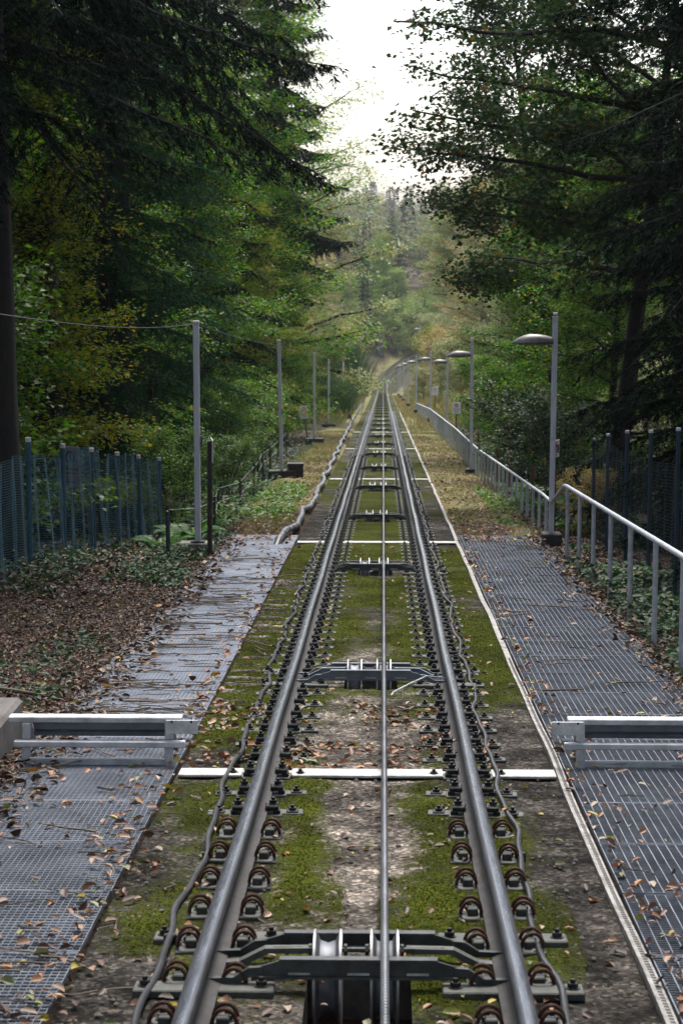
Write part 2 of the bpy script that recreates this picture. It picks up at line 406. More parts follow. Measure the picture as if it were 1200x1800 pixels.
def soil_mat():
    m, nt, out = newmat('forest_floor')
    tc = nt.nodes.new('ShaderNodeTexCoord'); o = tc.outputs['Object']
    n1 = N(nt, 'ShaderNodeTexNoise', Scale=3.5, Detail=9, Roughness=.75); nt.links.new(o, n1.inputs[0])
    soil = ramp(nt, [(.25, (.010, .007, .005)), (.5, (.032, .021, .015)), (.75, (.08, .052, .036))], n1.outputs['Fac'])
    vo = N(nt, 'ShaderNodeTexVoronoi', Scale=17.0); nt.links.new(o, vo.inputs['Vector'])
    lf = ramp(nt, [(0, (.4, .35, .3)), (.6, (.8, .7, .6)), (1, (1.7, 1.35, 1.1))], vo.outputs['Color'])
    mm = N(nt, 'ShaderNodeMix', _data_type='RGBA', _blend_type='MULTIPLY'); mm.inputs['Factor'].default_value = .8
    nt.links.new(soil.outputs[0], mm.inputs[6]); nt.links.new(lf.outputs[0], mm.inputs[7])
    n2 = N(nt, 'ShaderNodeTexNoise', Scale=.9, Detail=6, Roughness=.7); nt.links.new(o, n2.inputs[0])
    gr = ramp(nt, [(.3, (.20, .16, .09)), (.55, (.13, .13, .04)), (.75, (.07, .10, .02))], n2.outputs['Fac'])
    at = nt.nodes.new('ShaderNodeAttribute'); at.attribute_name = 'grassy'
    cm = N(nt, 'ShaderNodeMix', _data_type='RGBA'); nt.links.new(at.outputs['Fac'], cm.inputs['Factor']); nt.links.new(mm.outputs[2], cm.inputs[6]); nt.links.new(gr.outputs[0], cm.inputs[7])
    b = N(nt, 'ShaderNodeBsdfPrincipled', Roughness=.95); b.inputs['Specular IOR Level'].default_value = .2
    nt.links.new(cm.outputs[2], b.inputs['Base Color'])
    bp = N(nt, 'ShaderNodeBump', Strength=.8, Distance=.05); nt.links.new(n1.outputs['Fac'], bp.inputs['Height']); nt.links.new(bp.outputs[0], b.inputs['Normal'])
    nt.links.new(b.outputs[0], out.inputs[0]); return m
M['soil'] = soil_mat()

def attr(me, name, vals):
    a = me.attributes.new(name, 'FLOAT', 'POINT'); a.data.foreach_set('value', np.asarray(vals, np.float32))

def grid(us, ds):
    U, D = np.meshgrid(us, ds)
    nu, nd = len(us), len(ds)
    i = (np.arange(nd - 1)[:, None] * nu + np.arange(nu - 1)[None, :])
    F = np.stack([i, i + 1, i + 1 + nu, i + nu], -1).reshape(-1, 4)
    return U.ravel(), D.ravel(), F

# ------------------------------------------------------------------ ground
def steps(a, segs):
    out = [a]
    for lim, st in segs:
        while out[-1] < lim - 1e-6: out.append(out[-1] + st)
    return np.array(out)
us = np.array(sorted(set([round(x, 3) for x in list(-steps(0, [(9, .22), (30, 1.5), (120, 9), (520, 50)])) + list(steps(0, [(9, .22), (30, 1.5), (120, 9), (520, 50)]))])))
ds = steps(-40, [(4, 2), (60, .3), (180, 1.2), (460, 4), (1500, 20)])
U, D, F = grid(us, ds)
H = GHT(U, D)
me = np_mesh('ground', np.stack([U, D, base(D) + H], -1), F, M['soil'], True)
gz = smooth(33, 38, D) * (np.abs(U - curve(D)) < 3.3) * smooth(.30, .55, fbm(U * .6, D * .3, 3)) * .9
gz = np.maximum(gz, .75 * smooth(90, 130, D) * (1 - .8 * smooth(250, 320, D)))
attr(me, 'grassy', gz)
tag(link('ground', me), kind='structure')

# ------------------------------------------------------------------ track bed with pits
PUL = [9.42, 18.4] + [28.6 + 10.1 * i for i in range(26)]
BL, BR = -1.44, 1.215
def moss_fn(u, d):
    c = np.abs(u - UC)
    n = fbm(u * 1.7 + 3, d * .75, 5)
    n2 = fbm(u * .5 + 40, d * .22 + 11, 3)
    inside = c < .62
    m = np.zeros_like(u)
    # strips beside the rails near the camera
    strip = np.exp(-((c - .40) / .17) ** 2)
    near_in = .66 * strip * smooth(8.6, 9.6, d) * (1 - smooth(13.9, 14.3, d))
    mid_in = (.35 + .45 * smooth(.25, .5, c)) * smooth(14.2, 14.6, d) * (1 - smooth(18, 19.5, d)) * .55
    far_in = (.90 - .50 * np.exp(-(c / .22) ** 2) * (1 - smooth(22, 26, d))) * smooth(18.2, 19.2, d)
    m = np.where(inside, near_in + mid_in + far_in, 0)
    lo = (u < UC - .78); ro = (u > UC + .78)
    left = .56 * smooth(9.6, 10.5, d) * (1 - smooth(13.6, 14.4, d)) * np.exp(-((u + 1.15) / .2) ** 2) + .98 * smooth(14.1, 15.5, d) * (1 - smooth(32.5, 33.5, d)) \
        + .56 * smooth(40, 48, d)
    right = .30 * smooth(9, 10, d) * (1 - smooth(14, 16, d)) * np.exp(-((u - .8) / .12) ** 2) + 1.0 * smooth(15, 18, d) * (1 - smooth(32, 33, d)) + .62 * smooth(38, 42, d)
    m = m + np.where(lo, left, 0) + np.where(ro, right, 0)
    m = m + np.where(c < .9, np.where(c > .6, .40 * smooth(9, 11, d), 0), 0)
    m = np.clip(m + (n - .5) * 2.0 * (m > .02) + (n2 - .5) * 1.1 * (m > .02), 0, 1)
    return m
def pale_fn(u, d):
    c = np.abs(u - UC)
    inside = c < .5
    p = np.where(inside, .62 * smooth(10, 11, d) * (1 - smooth(18, 22, d)) + .25, .12)
    p = p + .35 * smooth(45, 80, d)
    p = p * (.55 + .9 * fbm(u * 1.1, d * .8, 3))
    return np.clip(p, 0, 1)
def ribs(u, d):
    k = ((u > BL) & (u < -1.02) & (d > 16.5) & (d < 27.5))
    ph = np.mod(d + .12 * fbm(u * 3, d * 2, 2), .42)
    on = vnoise(np.floor((d) / .42) * 3.7 + 5, np.zeros_like(d)) > .35
    edge = -1.02 - .22 * vnoise(np.floor(d / .42) * 1.3, np.ones_like(d))
    return k & (ph < .12) & on & (u < edge)
def bedh(u, d):
    m = moss_fn(u, d)
    h = .020 * (fbm(u * 9, d * 9, 3) - .5) + .022 * m * (.5 + fbm(u * 14, d * 14, 2))
    h = h + .028 * ribs(u, d)
    return h
ubed = np.unique(np.round(np.concatenate([np.linspace(BL, BR, 92), [UC - .24, UC + .24]]), 4))
ubed = ubed[np.concatenate([[True], np.diff(ubed) > .006])]
marks = []
for i, p in enumerate(PUL):
    a, b = (p - .75, p + .30) if i == 0 else (p - .42, p + .30)
    marks += [a, b]
dbed = steps(4.0, [(20, .035), (42, .07), (80, .25), (300, 1.0)])
dbed = np.unique(np.round(np.concatenate([dbed, marks]), 4))
U, D, F = grid(ubed, dbed)
mo = moss_fn(U, D); ri = ribs(U, D)
pit = np.zeros(len(F), bool)
cu = U[F].mean(1); cd = D[F].mean(1)
for i in range(0, len(marks), 2):
    pit |= (cd > marks[i]) & (cd < marks[i + 1]) & (np.abs(cu - UC) < .24)
hb = bedh(U, D)
Vb = np.stack([U, D, base(D) + hb], -1)
Fb = F[~pit]
# kerb-like sides of the slab
nb = len(Vb)
nu, nd = len(ubed), len(dbed)
L0 = np.arange(nd) * nu; R0 = L0 + nu - 1
low = Vb.copy()[np.concatenate([L0, R0])]; low[:, 2] -= .45
Vb2 = np.concatenate([Vb, low])
iL = nb + np.arange(nd); iR = nb + nd + np.arange(nd)
FL = np.stack([L0[:-1], L0[1:], iL[1:], iL[:-1]], -1); FR = np.stack([R0[1:], R0[:-1], iR[:-1], iR[1:]], -1)
me = np_mesh('track_bed', Vb2, np.concatenate([Fb, FL, FR]), M['bed'], True)
mo2 = np.where(ri, 0.0, mo)
attr(me, 'moss', np.concatenate([mo2, np.zeros(2 * nd)])); attr(me, 'pale', np.concatenate([np.where(ri, .75, pale_fn(U, D)), np.full(2 * nd, .2)]))
tag(link('track_bed', me), kind='structure')
# pit linings
mb = MB()
for i in range(0, len(marks), 2):
    a, b = marks[i], marks[i + 1]
    if a > 130: break
    x0, x1 = UC - .252, UC + .252
    z = float(base((a + b) / 2)); t, bt = .012, -.55
    za, zb = float(base(a)), float(base(b))
    mb.add([(x0, a, za + t), (x0, b, zb + t), (x0, b, zb + bt), (x0, a, za + bt), (x1, a, za + t), (x1, b, zb + t), (x1, b, zb + bt), (x1, a, za + bt)],
           [(0, 1, 2, 3), (5, 4, 7, 6), (1, 5, 6, 2), (4, 0, 3, 7), (3, 2, 6, 7)])
pm = mb.build('track_bed_pits', M['concrete']); tag(pm, kind='structure')

# passing loop bed further down
dl = steps(285, [(430, 3)])
ul = np.linspace(-1.3, 3.3, 9)
U, D, F = grid(ul, dl)
X = U * np.clip((D - 285) / 60 * .8 + .45, .45, 1) + curve(D)
me = np_mesh('loop_track_bed', np.stack([X, D, base(D) - .03], -1), F, M['bed'], True)
attr(me, 'moss', np.full(len(U), .42)); attr(me, 'pale', np.full(len(U), .05))
tag(link('loop_track_bed', me), kind='structure')

# ------------------------------------------------------------------ rails
def rail_profile():
    # (x, z): foot, web, head
    return [(-.075, .03), (.075, .03), (.075, .045), (.016, .066), (.014, .15), (.038, .163), (.041, .190), (.0385, .202), (.031, .2085), (.016, .2115), (-.016, .2115), (-.031, .2085), (-.0385, .202), (-.041, .190), (-.038, .163), (-.014, .15), (-.016, .066), (-.075, .045)]
def make_rail(off, wob, extra=None, d0=4.0, d1=425.0, far_off=None):
    prof = rail_profile(); n = len(prof)
    dd = list(steps(d0, [(60, .5), (320, 4), (d1, 3)])) if d0 < 60 else list(steps(d0, [(d1, 3)]))
    vs = []; fs = []; mi = []
    for d in dd:
        x0 = (off + float(curve(d))) if far_off is None else far_off(d)
        x0 += wob * .004 * math.sin(d * .9)
        z = float(base(d))
        for (x, h) in prof: vs.append((x0 + x, d, z + h))
    for i in range(len(dd) - 1):
        for j in range(n):
            fs.append((i * n + j, i * n + (j + 1) % n, (i + 1) * n + (j + 1) % n, (i + 1) * n + j))
            mi.append(1 if j == 9 else (3 if j in (6, 7, 8, 10, 11, 12) else (2 if j in (5, 13) else 0)))
    mb = MB(); mb.v = vs; mb.f = fs; mb.m = mi
    mb.f.append(list(range(n))); mb.m.append(0)
    return mb
rails = []
for side, lab in ((-1, 'steel running rail on the side of the soil bank and bare poles'), (1, 'steel running rail on the side of the handrail and street lamps')):
    root = empty('running_rail', W(UC + side * GH, 4))
    tag(root, lab, 'rail', 'running rails of the main track')
    o = make_rail(UC + side * GH, side).build('rail_bar', [M['rail_side'], M['rail_head'], M['rail_flank'], M['rail_shoulder']], root, smooth_=True)
    o.location = -root.location
    rails.append(root)
# track of the passing loop, branching off
for side in (-1, 1):
    fo = lambda d, s=side: UC + s * GH + float(curve(d)) + 1.9 * float(smooth(300, 372, d))
    o = make_rail(0, 0, d0=302, d1=425, far_off=fo).build('siding_rail', [M['rail_side'], M['rail_head'], M['rail_flank'], M['rail_shoulder']])
    tag(o, ('inner' if side < 0 else 'outer') + ' rail of the distant loop track curving away to the lamps', 'rail', 'rails of the distant loop track')

# fastenings
def clip_arches(mb, x, y0, m, r=.054):
    for dy in (0, .075):
        pts = []
        for k in range(11):
            a = math.pi * k / 10
            pts.append((x + r * math.cos(a), y0 + dy, .042 + .072 * math.sin(a)))
        mb.tube(pts, .0095, 7, m)
    mb.tube([(x - r, y0, .05), (x - r, y0 + .075, .05)], .0095, 6, m)
    mb.tube([(x + r, y0, .05), (x + r, y0 + .075, .05)], .0095, 6, m)
def hexbolt(mb, x, y, z, m=0):
    mb = _Sc(mb)
    mb.lathe([(0, .042), (.008, .042)], (x, y, z), 2, 12, m)
    mb.lathe([(.008, .030), (.038, .030)], (x, y, z), 2, 6, m)
    mb.lathe([(.038, .016), (.062, .014)], (x, y, z), 2, 8, m)
def fast_pieces(kind):
    """returns dict part -> list of MB (origin at the rail centre line, bed level)"""
    p = MB()
    if kind == 'round':
        p.box((0, 0, .016), (.40, .17, .026), 0, bev=.005)
        out = {'base_plate': [p], 'spring_clip': [], 'bolt': []}
        for s in (-1, 1):
            c = MB(); clip_arches(c, s * .135, -.045, 0); out['spring_clip'].append(c)
            p.box((s * .125, .0, .046), (.055, .06, .044), 0, bev=.006); b = MB(); hexbolt(b, s * .14, .055, .028); out['bolt'].append(b)
    else:
        p.box((0, 0, .016), (.34, .15, .026), 0, bev=.005)
        p.box((.235, 0.02, .016), (.14, .10, .022), 0, bev=.004); p.box((-.235, .02, .016), (.14, .10, .022), 0, bev=.004)
        out = {'base_plate': [p], 'clamp': [], 'bolt': []}
        for s in (-1, 1):
            c = MB(); c.box((s * .105, 0, .066), (.085, .10, .036), 0, bev=.008); c.box((s * .135, -.012, .038), (.045, .08, .036), 0, bev=.005); hexbolt(c, s * .112, 0, .083); out['clamp'].append(c)
            b = MB(); hexbolt(b, s * .235, .02, .026); b.box((s * .235, .02, .031), (.075, .075, .012), 0, bev=.004); out['bolt'].append(b)
    return out
PM = {'base_plate': M['plate'], 'spring_clip': M['rust'], 'bolt': M['dark_iron'], 'clamp': M['dark_iron']}
KMESH = {}
for kind in ('round', 'block'):
    KMESH[kind] = [(nm, b.mesh('fastening_' + nm, PM[nm], True)) for nm, lst in fast_pieces(kind).items() for b in lst]
# one joined mesh for those further off
def joined():
    t = MB(); mats = [M['plate'], M['dark_iron']]
    for nm, lst in fast_pieces('block').items():
        for b in lst: t.add(b.v, b.f, 0 if nm == 'base_plate' else 1)
    return t, mats
jm, jmats = joined(); JM = jm.mesh('fastening_far', jmats, False)
FS = 0.60
for ri_, (root, side) in enumerate(zip(rails, (-1, 1))):
    d = 8.05; k = 0; rest = MB()
    while d < 150:
        skip = any(abs(d - p - .0) < .22 and i == -1 for i, p in enumerate(PUL))
        if not skip:
            x = UC + side * GH
            loc = W(x, d) - root.location
            if k < 16:
                kind = 'round' if d < 12.4 else 'block'
                plate = None
                for nm, me_ in KMESH[kind]:
                    if nm == 'base_plate':
                        plate = link('rail_fastening', me_, root, loc)
                    else: link(nm, me_, plate)
                plate.rotation_euler.z = random.uniform(-.07, .07); plate.scale.y = random.uniform(.88, 1.12)
            elif k < 100:
                o = link('rail_fastening', JM, root, loc)
            else:
                for sx in (-1, 1):
                    rest.box(loc + Vector((sx * .115, 0, .055)), (.085, .10, .08)); rest.box(loc + Vector((sx * .235, 0, .035)), (.07, .08, .045))
            k += 1
        d += FS
    o = rest.build('rail_fastenings', M['dark_iron'], root); o['kind'] = 'stuff'

# ------------------------------------------------------------------ hauling rope
mb = MB()
dd = list(steps(4, [(30, .8), (300, 5), (330, 5)]))
def rope_h(d):
    p = min(PUL, key=lambda q: abs(q - d))
    return .222 - .02 * min(1, (abs(d - p) / 5.0)) ** 2
UR = .014
mb.tube([W(UR, d, rope_h(d)) for d in dd], .0195, 12)
o = mb.build('hauling_rope', M['rope'], smooth_=True)
tag(o, 'taut grey steel wire rope running over the pulleys between the rails', 'rope')

# ------------------------------------------------------------------ cable pulleys
US = [UC - .145, UR]                       # sheave centres (left one empty, right one under the rope)
def cheek_poly(hw=.47, top=.150, shoulder=.118, bot=.078):
    return [(-hw, bot), (hw, bot), (hw + .02, shoulder - .01), (hw - .12, top), (-hw + .12, top), (-hw - .02, shoulder - .01)]
def make_pulley(first):
    root = empty('cable_pulley', (0, 0, 0))
    y0, y1 = -.22, .22
    for y in (y0, y1):
        b = MB(); b.prism(cheek_poly(), 1, y - .008, y + .008); b.prism([(-.36, .150), (.36, .150), (.36, .160), (-.36, .160)], 1, y - .03, y + .03)
        b.prism([(-.46, .068), (.46, .068), (.46, .078), (-.46, .078)], 1, y - .03, y + .012)
        o = b.build('cheek_plate', M['cheek'], root)
        sl = MB()
        for x in (-.27, .0, .27): sl.box((x, y - .0105, .088), (.10, .006, .010), 0)
        sl.build('slot', M['white_strip'] if first else M['plate'], o)
    for s in (-1, 1):
        for y in (y0, y1):
            b = MB(); b.prism([(s * .44, .08), (s * .44, .12), (s * .50, .115), (s * .57, .07), (s * .70, .066), (s * .70, .042), (s * .55, .042), (s * .49, .075)], 1, y - .016, y + .016)
            b.build('arm', M['cheek'], root)
        b = MB(); b.prism([(s * .22, .125), (s * .22, .150), (s * .44, .146), (s * .56, .085), (s * .62, .08), (s * .62, .06), (s * .54, .065), (s * .42, .122)], 1, -.03, .03)
        b.build('support_bar', M['plate'], root)
        for y in (-.27, .56):
            b = MB(); b.box((s * .70, y, .022), (.64, .15, .040), 0, bev=.006); o = b.build('mounting_plate', M['plate'], root)
            for bx in (.44, .97):
                t = MB(); hexbolt(t, s * bx, y, .041); t.build('bolt', M['dark_iron'], o, smooth_=True)
    for x in US:
        b = MB()
        r = .225; w = .066
        b.lathe([(-w, r - .03), (-w, r), (-w + .010, r + .002), (-w + .014, r - .012)], (x - UC, 0, .0), 0, 36, 0)
        b.lathe([(-w + .014, r - .012), (-w + .03, r - .05), (0, r - .062), (w - .03, r - .05), (w - .014, r - .012)], (x - UC, 0, 0), 0, 36, 1)
        b.lathe([(w - .014, r - .012), (w - .010, r + .002), (w, r), (w, r - .03)], (x - UC, 0, 0), 0, 36, 0)
        b.lathe([(-w, .05), (-w, r - .03)], (x - UC, 0, 0), 0, 36, 0); b.lathe([(w, r - .03), (w, .05)], (x - UC, 0, 0), 0, 36, 0)
        o = b.build('sheave', [M['sheave'], M['groove']], root, smooth_=True)
    b = MB(); b.tube([(-.40, 0, .135), (-.26, 0, .135)], .02, 10); b.tube([(.24, 0, .135), (.40, 0, .135)], .02, 10)
    for x in US:
        for s in (-1, 1): b.lathe([(0, .028), (.016, .028)], (x - UC + s * .082 - .008, 0, .135), 0, 6)
    b.tube([(-.26, 0, .135), (.24, 0, .135)], .012, 8)
    b.build('axle', M['plate'], root, smooth_=True)
    return root
pul0 = make_pulley(True)
for i, d in enumerate(PUL):
    if d > 300: break
    o = pul0 if i == 0 else (ctree(pul0) if i < 12 else None)
    if o is None:
        if i == 12:
            t = MB(); t.box((0, -.1, .15), (.95, .25, .10), 0)
            for x in US:
                for s in (-1, 1): t.box((x - UC + s * .06, 0, .12), (.012, .3, .24), 1)
            FARP = t.mesh('far_pulley', [M['cheek'], M['sheave']])
        o = link('cable_pulley', FARP)
    o.location = W(UC, d); o.rotation_euler = (-math.atan(SLOPE), 0, 0)
    if i == 0: lb = 'dark cable pulley with two sheaves over the nearest pit in the track'
    else: lb = f'cable pulley with two upright sheaves, {ORD[i]} along the track from the camera'
    if i == 1:
        for ch in o.children:
            if ch.name.split('.')[0] in ('cheek_plate', 'arm', 'support_bar'):
                ch.material_slots[0].link = 'OBJECT'; ch.material_slots[0].material = M['bluesteel']
    tag(o, lb, 'pulley', 'cable pulleys between the rails')

# loose wire beside the second pulley
mb = MB(); mb.tube([W(.62, 18.2, .08), W(.40, 18.1, .12), W(.22, 18.0, .05), W(.10, 17.8, .02), W(.05, 17.6, -.02)], .008, 6)
tag(mb.build('loose_wire', M['galv']), 'thin loose grey wire trailing from second cable pulley to its pit', 'wire')

# ------------------------------------------------------------------ signal cables beside the rails
def wavy(u0, amp, seed, d0=4, d1=150, r=.024, h=.04):
    rnd = random.Random(seed); ph = [rnd.random() * 6 for _ in range(4)]
    pts = []
    for d in steps(d0, [(50, .16), (d1, 1.2)]):
        w = math.sin(d * 2.1 + ph[0]) * .6 + math.sin(d * 3.7 + ph[1]) * .5 + math.sin(d * 1.05 + ph[2]) * .5 + .25 * math.sin(d * 7.9 + ph[3])
        pts.append(W(u0 + amp * w, d, h + .012 * math.sin(d * 2.4 + ph[1])))
    return pts
for u0, seed, lab, kl in ((-1.05, 3, 'black rubber cable wandering along the track beside the soil bank rail', 'l'), (.79, 8, 'black rubber cable wandering along the track beside the handrail side rail', 'r')):
    root = empty('signal_cable', W(u0, 4)); tag(root, lab, 'cable', 'black cables beside the rails')
    pts = wavy(u0, .028, seed)
    b = MB(); b.tube([p - root.location for p in pts], .0175, 9); b.build('sheath', M['black_cable'], root, smooth_=True)
    for k in range(12):
        q = pts[min(len(pts) - 2, 26 + k * 11)] - root.location
        c = MB(); c.box(q + Vector((0, 0, -.012)), (.065, .03, .05), 0, bev=.006); c.box(q + Vector((.05 * (1 if u0 > 0 else -1) * -1, 0, -.026)), (.09, .025, .012), 0); c.build('cable_clamp', M['dark_iron'], root)

# ------------------------------------------------------------------ banded pipe
rnd = random.Random(5); pts = []
for d in steps(33.2, [(120, .35), (215, 2)]):
    uu = np.interp(d, [33, 36, 44.6, 55, 81, 130, 215], [-1.72, -1.60, -1.50, -1.55, -1.68, -1.85, -2.0]) + .035 * math.sin(d * .9) + .02 * math.sin(d * 2.3)
    pts.append(W(uu, d, .09 + .03 * math.sin(d * 1.3) + .015 * rnd.random()))
pts[0] = pts[0] + Vector((-.10, -.1, -.30))
b = MB(); b.tube(pts, [.058 + .008 * math.sin(i * 1.9) for i in range(len(pts))], 12)
o = b.build('insulated_pipe', M['pipe'], smooth_=True)
tag(o, 'grey insulated pipe with dark bands lying along the edge of the track', 'pipe')

# ------------------------------------------------------------------ pale cross strips
for i, (d, wd) in enumerate(((14.12, .24), (33.6, .30), (53.9, .34), (76, .4), (98, .5))):
    o = MB(); 
    z = .028
    for a, bb in ((BL + .02, UC - GH - .17), (UC - GH + .17, UC + GH - .17), (UC + GH + .17, BR - .005)):
        o.box(((a + bb) / 2, 0, z), (bb - a, wd, .02), 0, bev=.004)
    for s in (-1, 1): o.box((UC + s * GH, 0, .018), (.36, wd * .8, .018), 0)
    ob = o.build('cover_strip', M['white_strip'], loc=W(0, d)); ob.rotation_euler = (-math.atan(SLOPE), 0, 0)
    tag(ob, f'pale metal strip laid flat across the mossy track, {ORD[i]} from the camera', 'cover strip', 'pale strips across the track')

# perforated cable tray along the bed edge
def tray(d0, d1, stp, bendy, seed):
    mb = MB(); dd = steps(d0, [(d1, stp)])
    prof = [(0, -.03), (0, .022), (.006, .022), (.010, .016), (.058, .012), (.062, -.03)]
    n = len(prof); vs = []; fs = []
    for d in dd:
        x = 1.222 + bendy * (.010 * math.sin(d * .9 + seed) + .006 * math.sin(d * 2.2))
        z = float(base(d)) + .012 * math.sin(d * 1.4 + seed) * bendy
        vs += [(x + a, d, z + c) for a, c in prof]
    for i in range(len(dd) - 1):
        for j in range(n - 1): fs.append((i * n + j, i * n + j + 1, (i + 1) * n + j + 1, (i + 1) * n + j))
    mb.add(vs, fs); return mb
M['traymetal'] = surf('dirty_pale_tray', (.08, .065, .05), (.30, .29, .28), 9, .6, .1, .2, c3=(.42, .41, .40))
tr = tray(5, 150, .5, .55, 0).build('cable_tray', M['traymetal'])
tag(tr, 'pale perforated metal cable tray bordering the track bed beside the grating walkway', 'cable tray')
hb_ = MB()
for d in np.arange(6, 20, .042):
    x = 1.222 + .55 * (.010 * math.sin(d * .9) + .006 * math.sin(d * 2.2)); z = float(base(d)) + .55 * .012 * math.sin(d * 1.4)
    hb_.box((x + .034, d, z + .0145), (.022, .022, .003))
hp_ = hb_.build('perforations', M['soilbox'], tr); hp_['kind'] = 'stuff'

# ------------------------------------------------------------------ walkway gratings
def grate(w, l, pitch, cross, tb, tc_, hb, hc, dz, rod=0):
    mb = MB(); mb2 = MB()
    n = int(round((w - .01) / pitch))
    for i in range(n + 1):
        x = -w / 2 + .005 + (w - .01) * i / n
        mb.box((x, 0, -hb / 2), (tb, l - .008, hb))
    k = int(round(l / cross))
    for j in range(k):
        y = -l / 2 + (j + .5) * l / k
        if rod: mb2.prism([(y - rod, -.006), (y, -.006 - rod * .8), (y + rod, -.006), (y + rod * .5, .000), (y - rod * .5, .000)], 0, -w / 2 + .006, w / 2 - .006)
        else: mb2.box((0, y, -dz - hc / 2), (w - .012, tc_, hc))
    for s in (-1, 1): mb2.box((0, s * (l / 2 - .008), -.0155), (w, .008, .031))
    return mb, mb2
PL = 1.16
gl = grate(1.20, PL, .036, .050, .0034, .0060, .030, .024, .001, .0085)
gr = grate(1.40, PL, .056, .036, .0058, .005, .028, .020, .004)
MGL = [x.mesh('grating', M['grate']) for x in gl]; MGR = [x.mesh('grating', M['grate']) for x in gr]
tops = {}
def walkway(us_, w, meshes, side_lab):
    for i in range(25):
        d = 6.3 + PL * i + PL / 2
        if d > 34.9: break
        o = empty('grating_panel', W(us_, d, .012 + random.uniform(-.003, .003)))
        o.rotation_euler = (-math.atan(SLOPE) + random.uniform(-.004, .004), random.uniform(-.004, .004), random.uniform(-.003, .003))
        for q_ in (link('bearing_bars', meshes[0], o), link('cross_bars', meshes[1], o)):
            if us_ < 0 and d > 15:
                q_.material_slots[0].link = 'OBJECT'; q_.material_slots[0].material = M['grate_lit']
        if d < 14.55:
            k = int((14.55 - d) / PL); lb = f'grating panel of the {side_lab} walkway, {ORD[k]} in front of the low step frame'
        else:
            k = int((d - 14.55) / PL); lb = f'grating panel of the {side_lab} walkway, {ORD[k]} beyond the low step frame'
        tag(o, lb, 'grating', f'grating panels of the {side_lab} walkway')
walkway(-2.07, 1.20, MGL, 'soil bank side'); walkway(2.0, 1.40, MGR, 'handrail side')

# ------------------------------------------------------------------ low step frames
def step_frame(x0, x1, inner, lab):
    """x0..x1 clear span, inner = +1 if the track lies towards +x"""
    d = 14.50
    root = empty('step_frame', W((x0 + x1) / 2, d)); cx = (x0 + x1) / 2
    tag(root, lab, 'step frame', 'low galvanised step frames across the walkways')
    a, b = x0 - cx, x1 - cx; w = b - a
    ii = b if inner > 0 else a
    def P(nm, c, s, m='galv_dull', bev=.006):
        q = MB(); q.box(c, s, 0, bev=bev); return q.build(nm, M[m], root)
    lx0, lx1 = a + .06, b - .06
    t = P('top_bar', ((a + b) / 2 - inner * .02, .06, .333), (w + .10, .11, .042))
    P('middle_bar', ((a + b) / 2 + (.02 * inner), -.045, .172), (w + .08, .06, .044))
    P('bottom_bar', ((a + b) / 2, -.005, .03), (w - .10, .04, .05))
    for lx in (lx0, lx1):
        P('leg', (lx, -.02 + .035, .253), (.058, .05, .118), bev=.005); P('leg', (lx, -.025, .077), (.058, .05, .146), bev=.005)
    pl = P('end_plate', (ii + inner * .035, -.035, .295), (.23, .014, .10), bev=.003)
    for bx in (-.07, .07):
        q = MB(); q.lathe([(0, .009), (.008, .009)], (0, 0, 0), 1, 8); o = q.build('bolt_head', M['dark_iron'], pl); o.location = (ii + inner * .035 + bx, -.05, .335)
    q = MB(); q.prism([(.075, .312), (.085, .312), (.11, .285), (.085, .272), (.085, .25), (.12, .235), (.10, .222), (.12, .205), (.12, .192), (.11, .192), (.088, .222), (.105, .236), (.075, .248), (.075, .275)], 0, lx0 + .04, lx1 - .04); q.build('riser_panel', M['bluesteel'], root)
    for lx in (lx0, lx1):
        q = MB(); q.prism([(.06, .31), (.09, .31), (.42, .02), (.39, .02)], 0, lx - .025, lx + .025); q.build('brace', M['galv'], root)
    return root
step_frame(-2.62, -1.47, 1, 'low galvanised frame of three bars across the leaf strewn soil bank side walkway')
step_frame(1.36, 2.85, -1, 'low galvanised frame of three bars with ribbed panel across the handrail side walkway')

# low retaining wall behind the frame
mb = MB(); mb.box((0, 0, 0), (.95, 1.2, .48), 0, bev=.03)
o = mb.build('retaining_wall', M['wallgrey'], loc=W(-3.31, 15.3, .0)); tag(o, 'short grey concrete retaining wall beside the end of the low step frame', 'retaining wall')

# ------------------------------------------------------------------ bare poles, lamps
def hollow_pole(mb, x, h, w, m=0):
    mb.box((x, 0, h / 2), (w, w, h), m, bev=.008)
POLE_D = [32.0, 54.5, 82.6, 110.0]
def bare_pole(d, u, first):
    root = empty('steel_pole', G(u, d) if not first else W(u, d, -.06))
    b = MB(); hollow_pole(b, 0, 3.66, .092); b.build('shaft', M['polegrey'], root)
    b = MB(); b.box((0, 0, 3.69), (.10, .10, .07), 0, bev=.01); b.build('cap', M['whitecap'], root)
    if first:
        b = MB(); b.box((-.03, .05, .09), (.54, .34, .25), 0, bev=.02); b.build('footing', M['concrete'], root)
        b = MB(); b.box((0, 0, .228), (.22, .18, .025), 0, bev=.004); b.build('base_plate', M['dark_iron'], root)
        b = MB(); b.box((.075, -.02, 1.83), (.03, .12, .17), 0, bev=.003); b.build('tag_plate', M['plate'], root)
    else:
        b = MB(); b.box((0, .05, .08), (.75, .4, .26), 0, bev=.02); b.build('footing', M['soilbox'], root)
        b = MB(); b.box((.05, -.05, 1.8), (.02, .06, .16), 0, bev=.003); b.build('tag_plate', M['plate'], root)
    return root
plab = ['tall square grey steel pole on a concrete footing by the end of the walkway grating',
        'square grey steel pole with pale cap beside a black box on the grass',
        'square grey steel pole just behind the tilted white warning sign',
        'square grey steel pole standing by the bushes before the cutting']
for i, (d, u) in enumerate(zip(POLE_D, (-2.93, -2.72, -2.80, -2.95))):
    r_ = bare_pole(d, u, i == 0)
    if i == 1: r_.rotation_euler.y = R(-1.2)
    tag(r_, plab[i], 'pole', 'bare steel poles along the bank side')
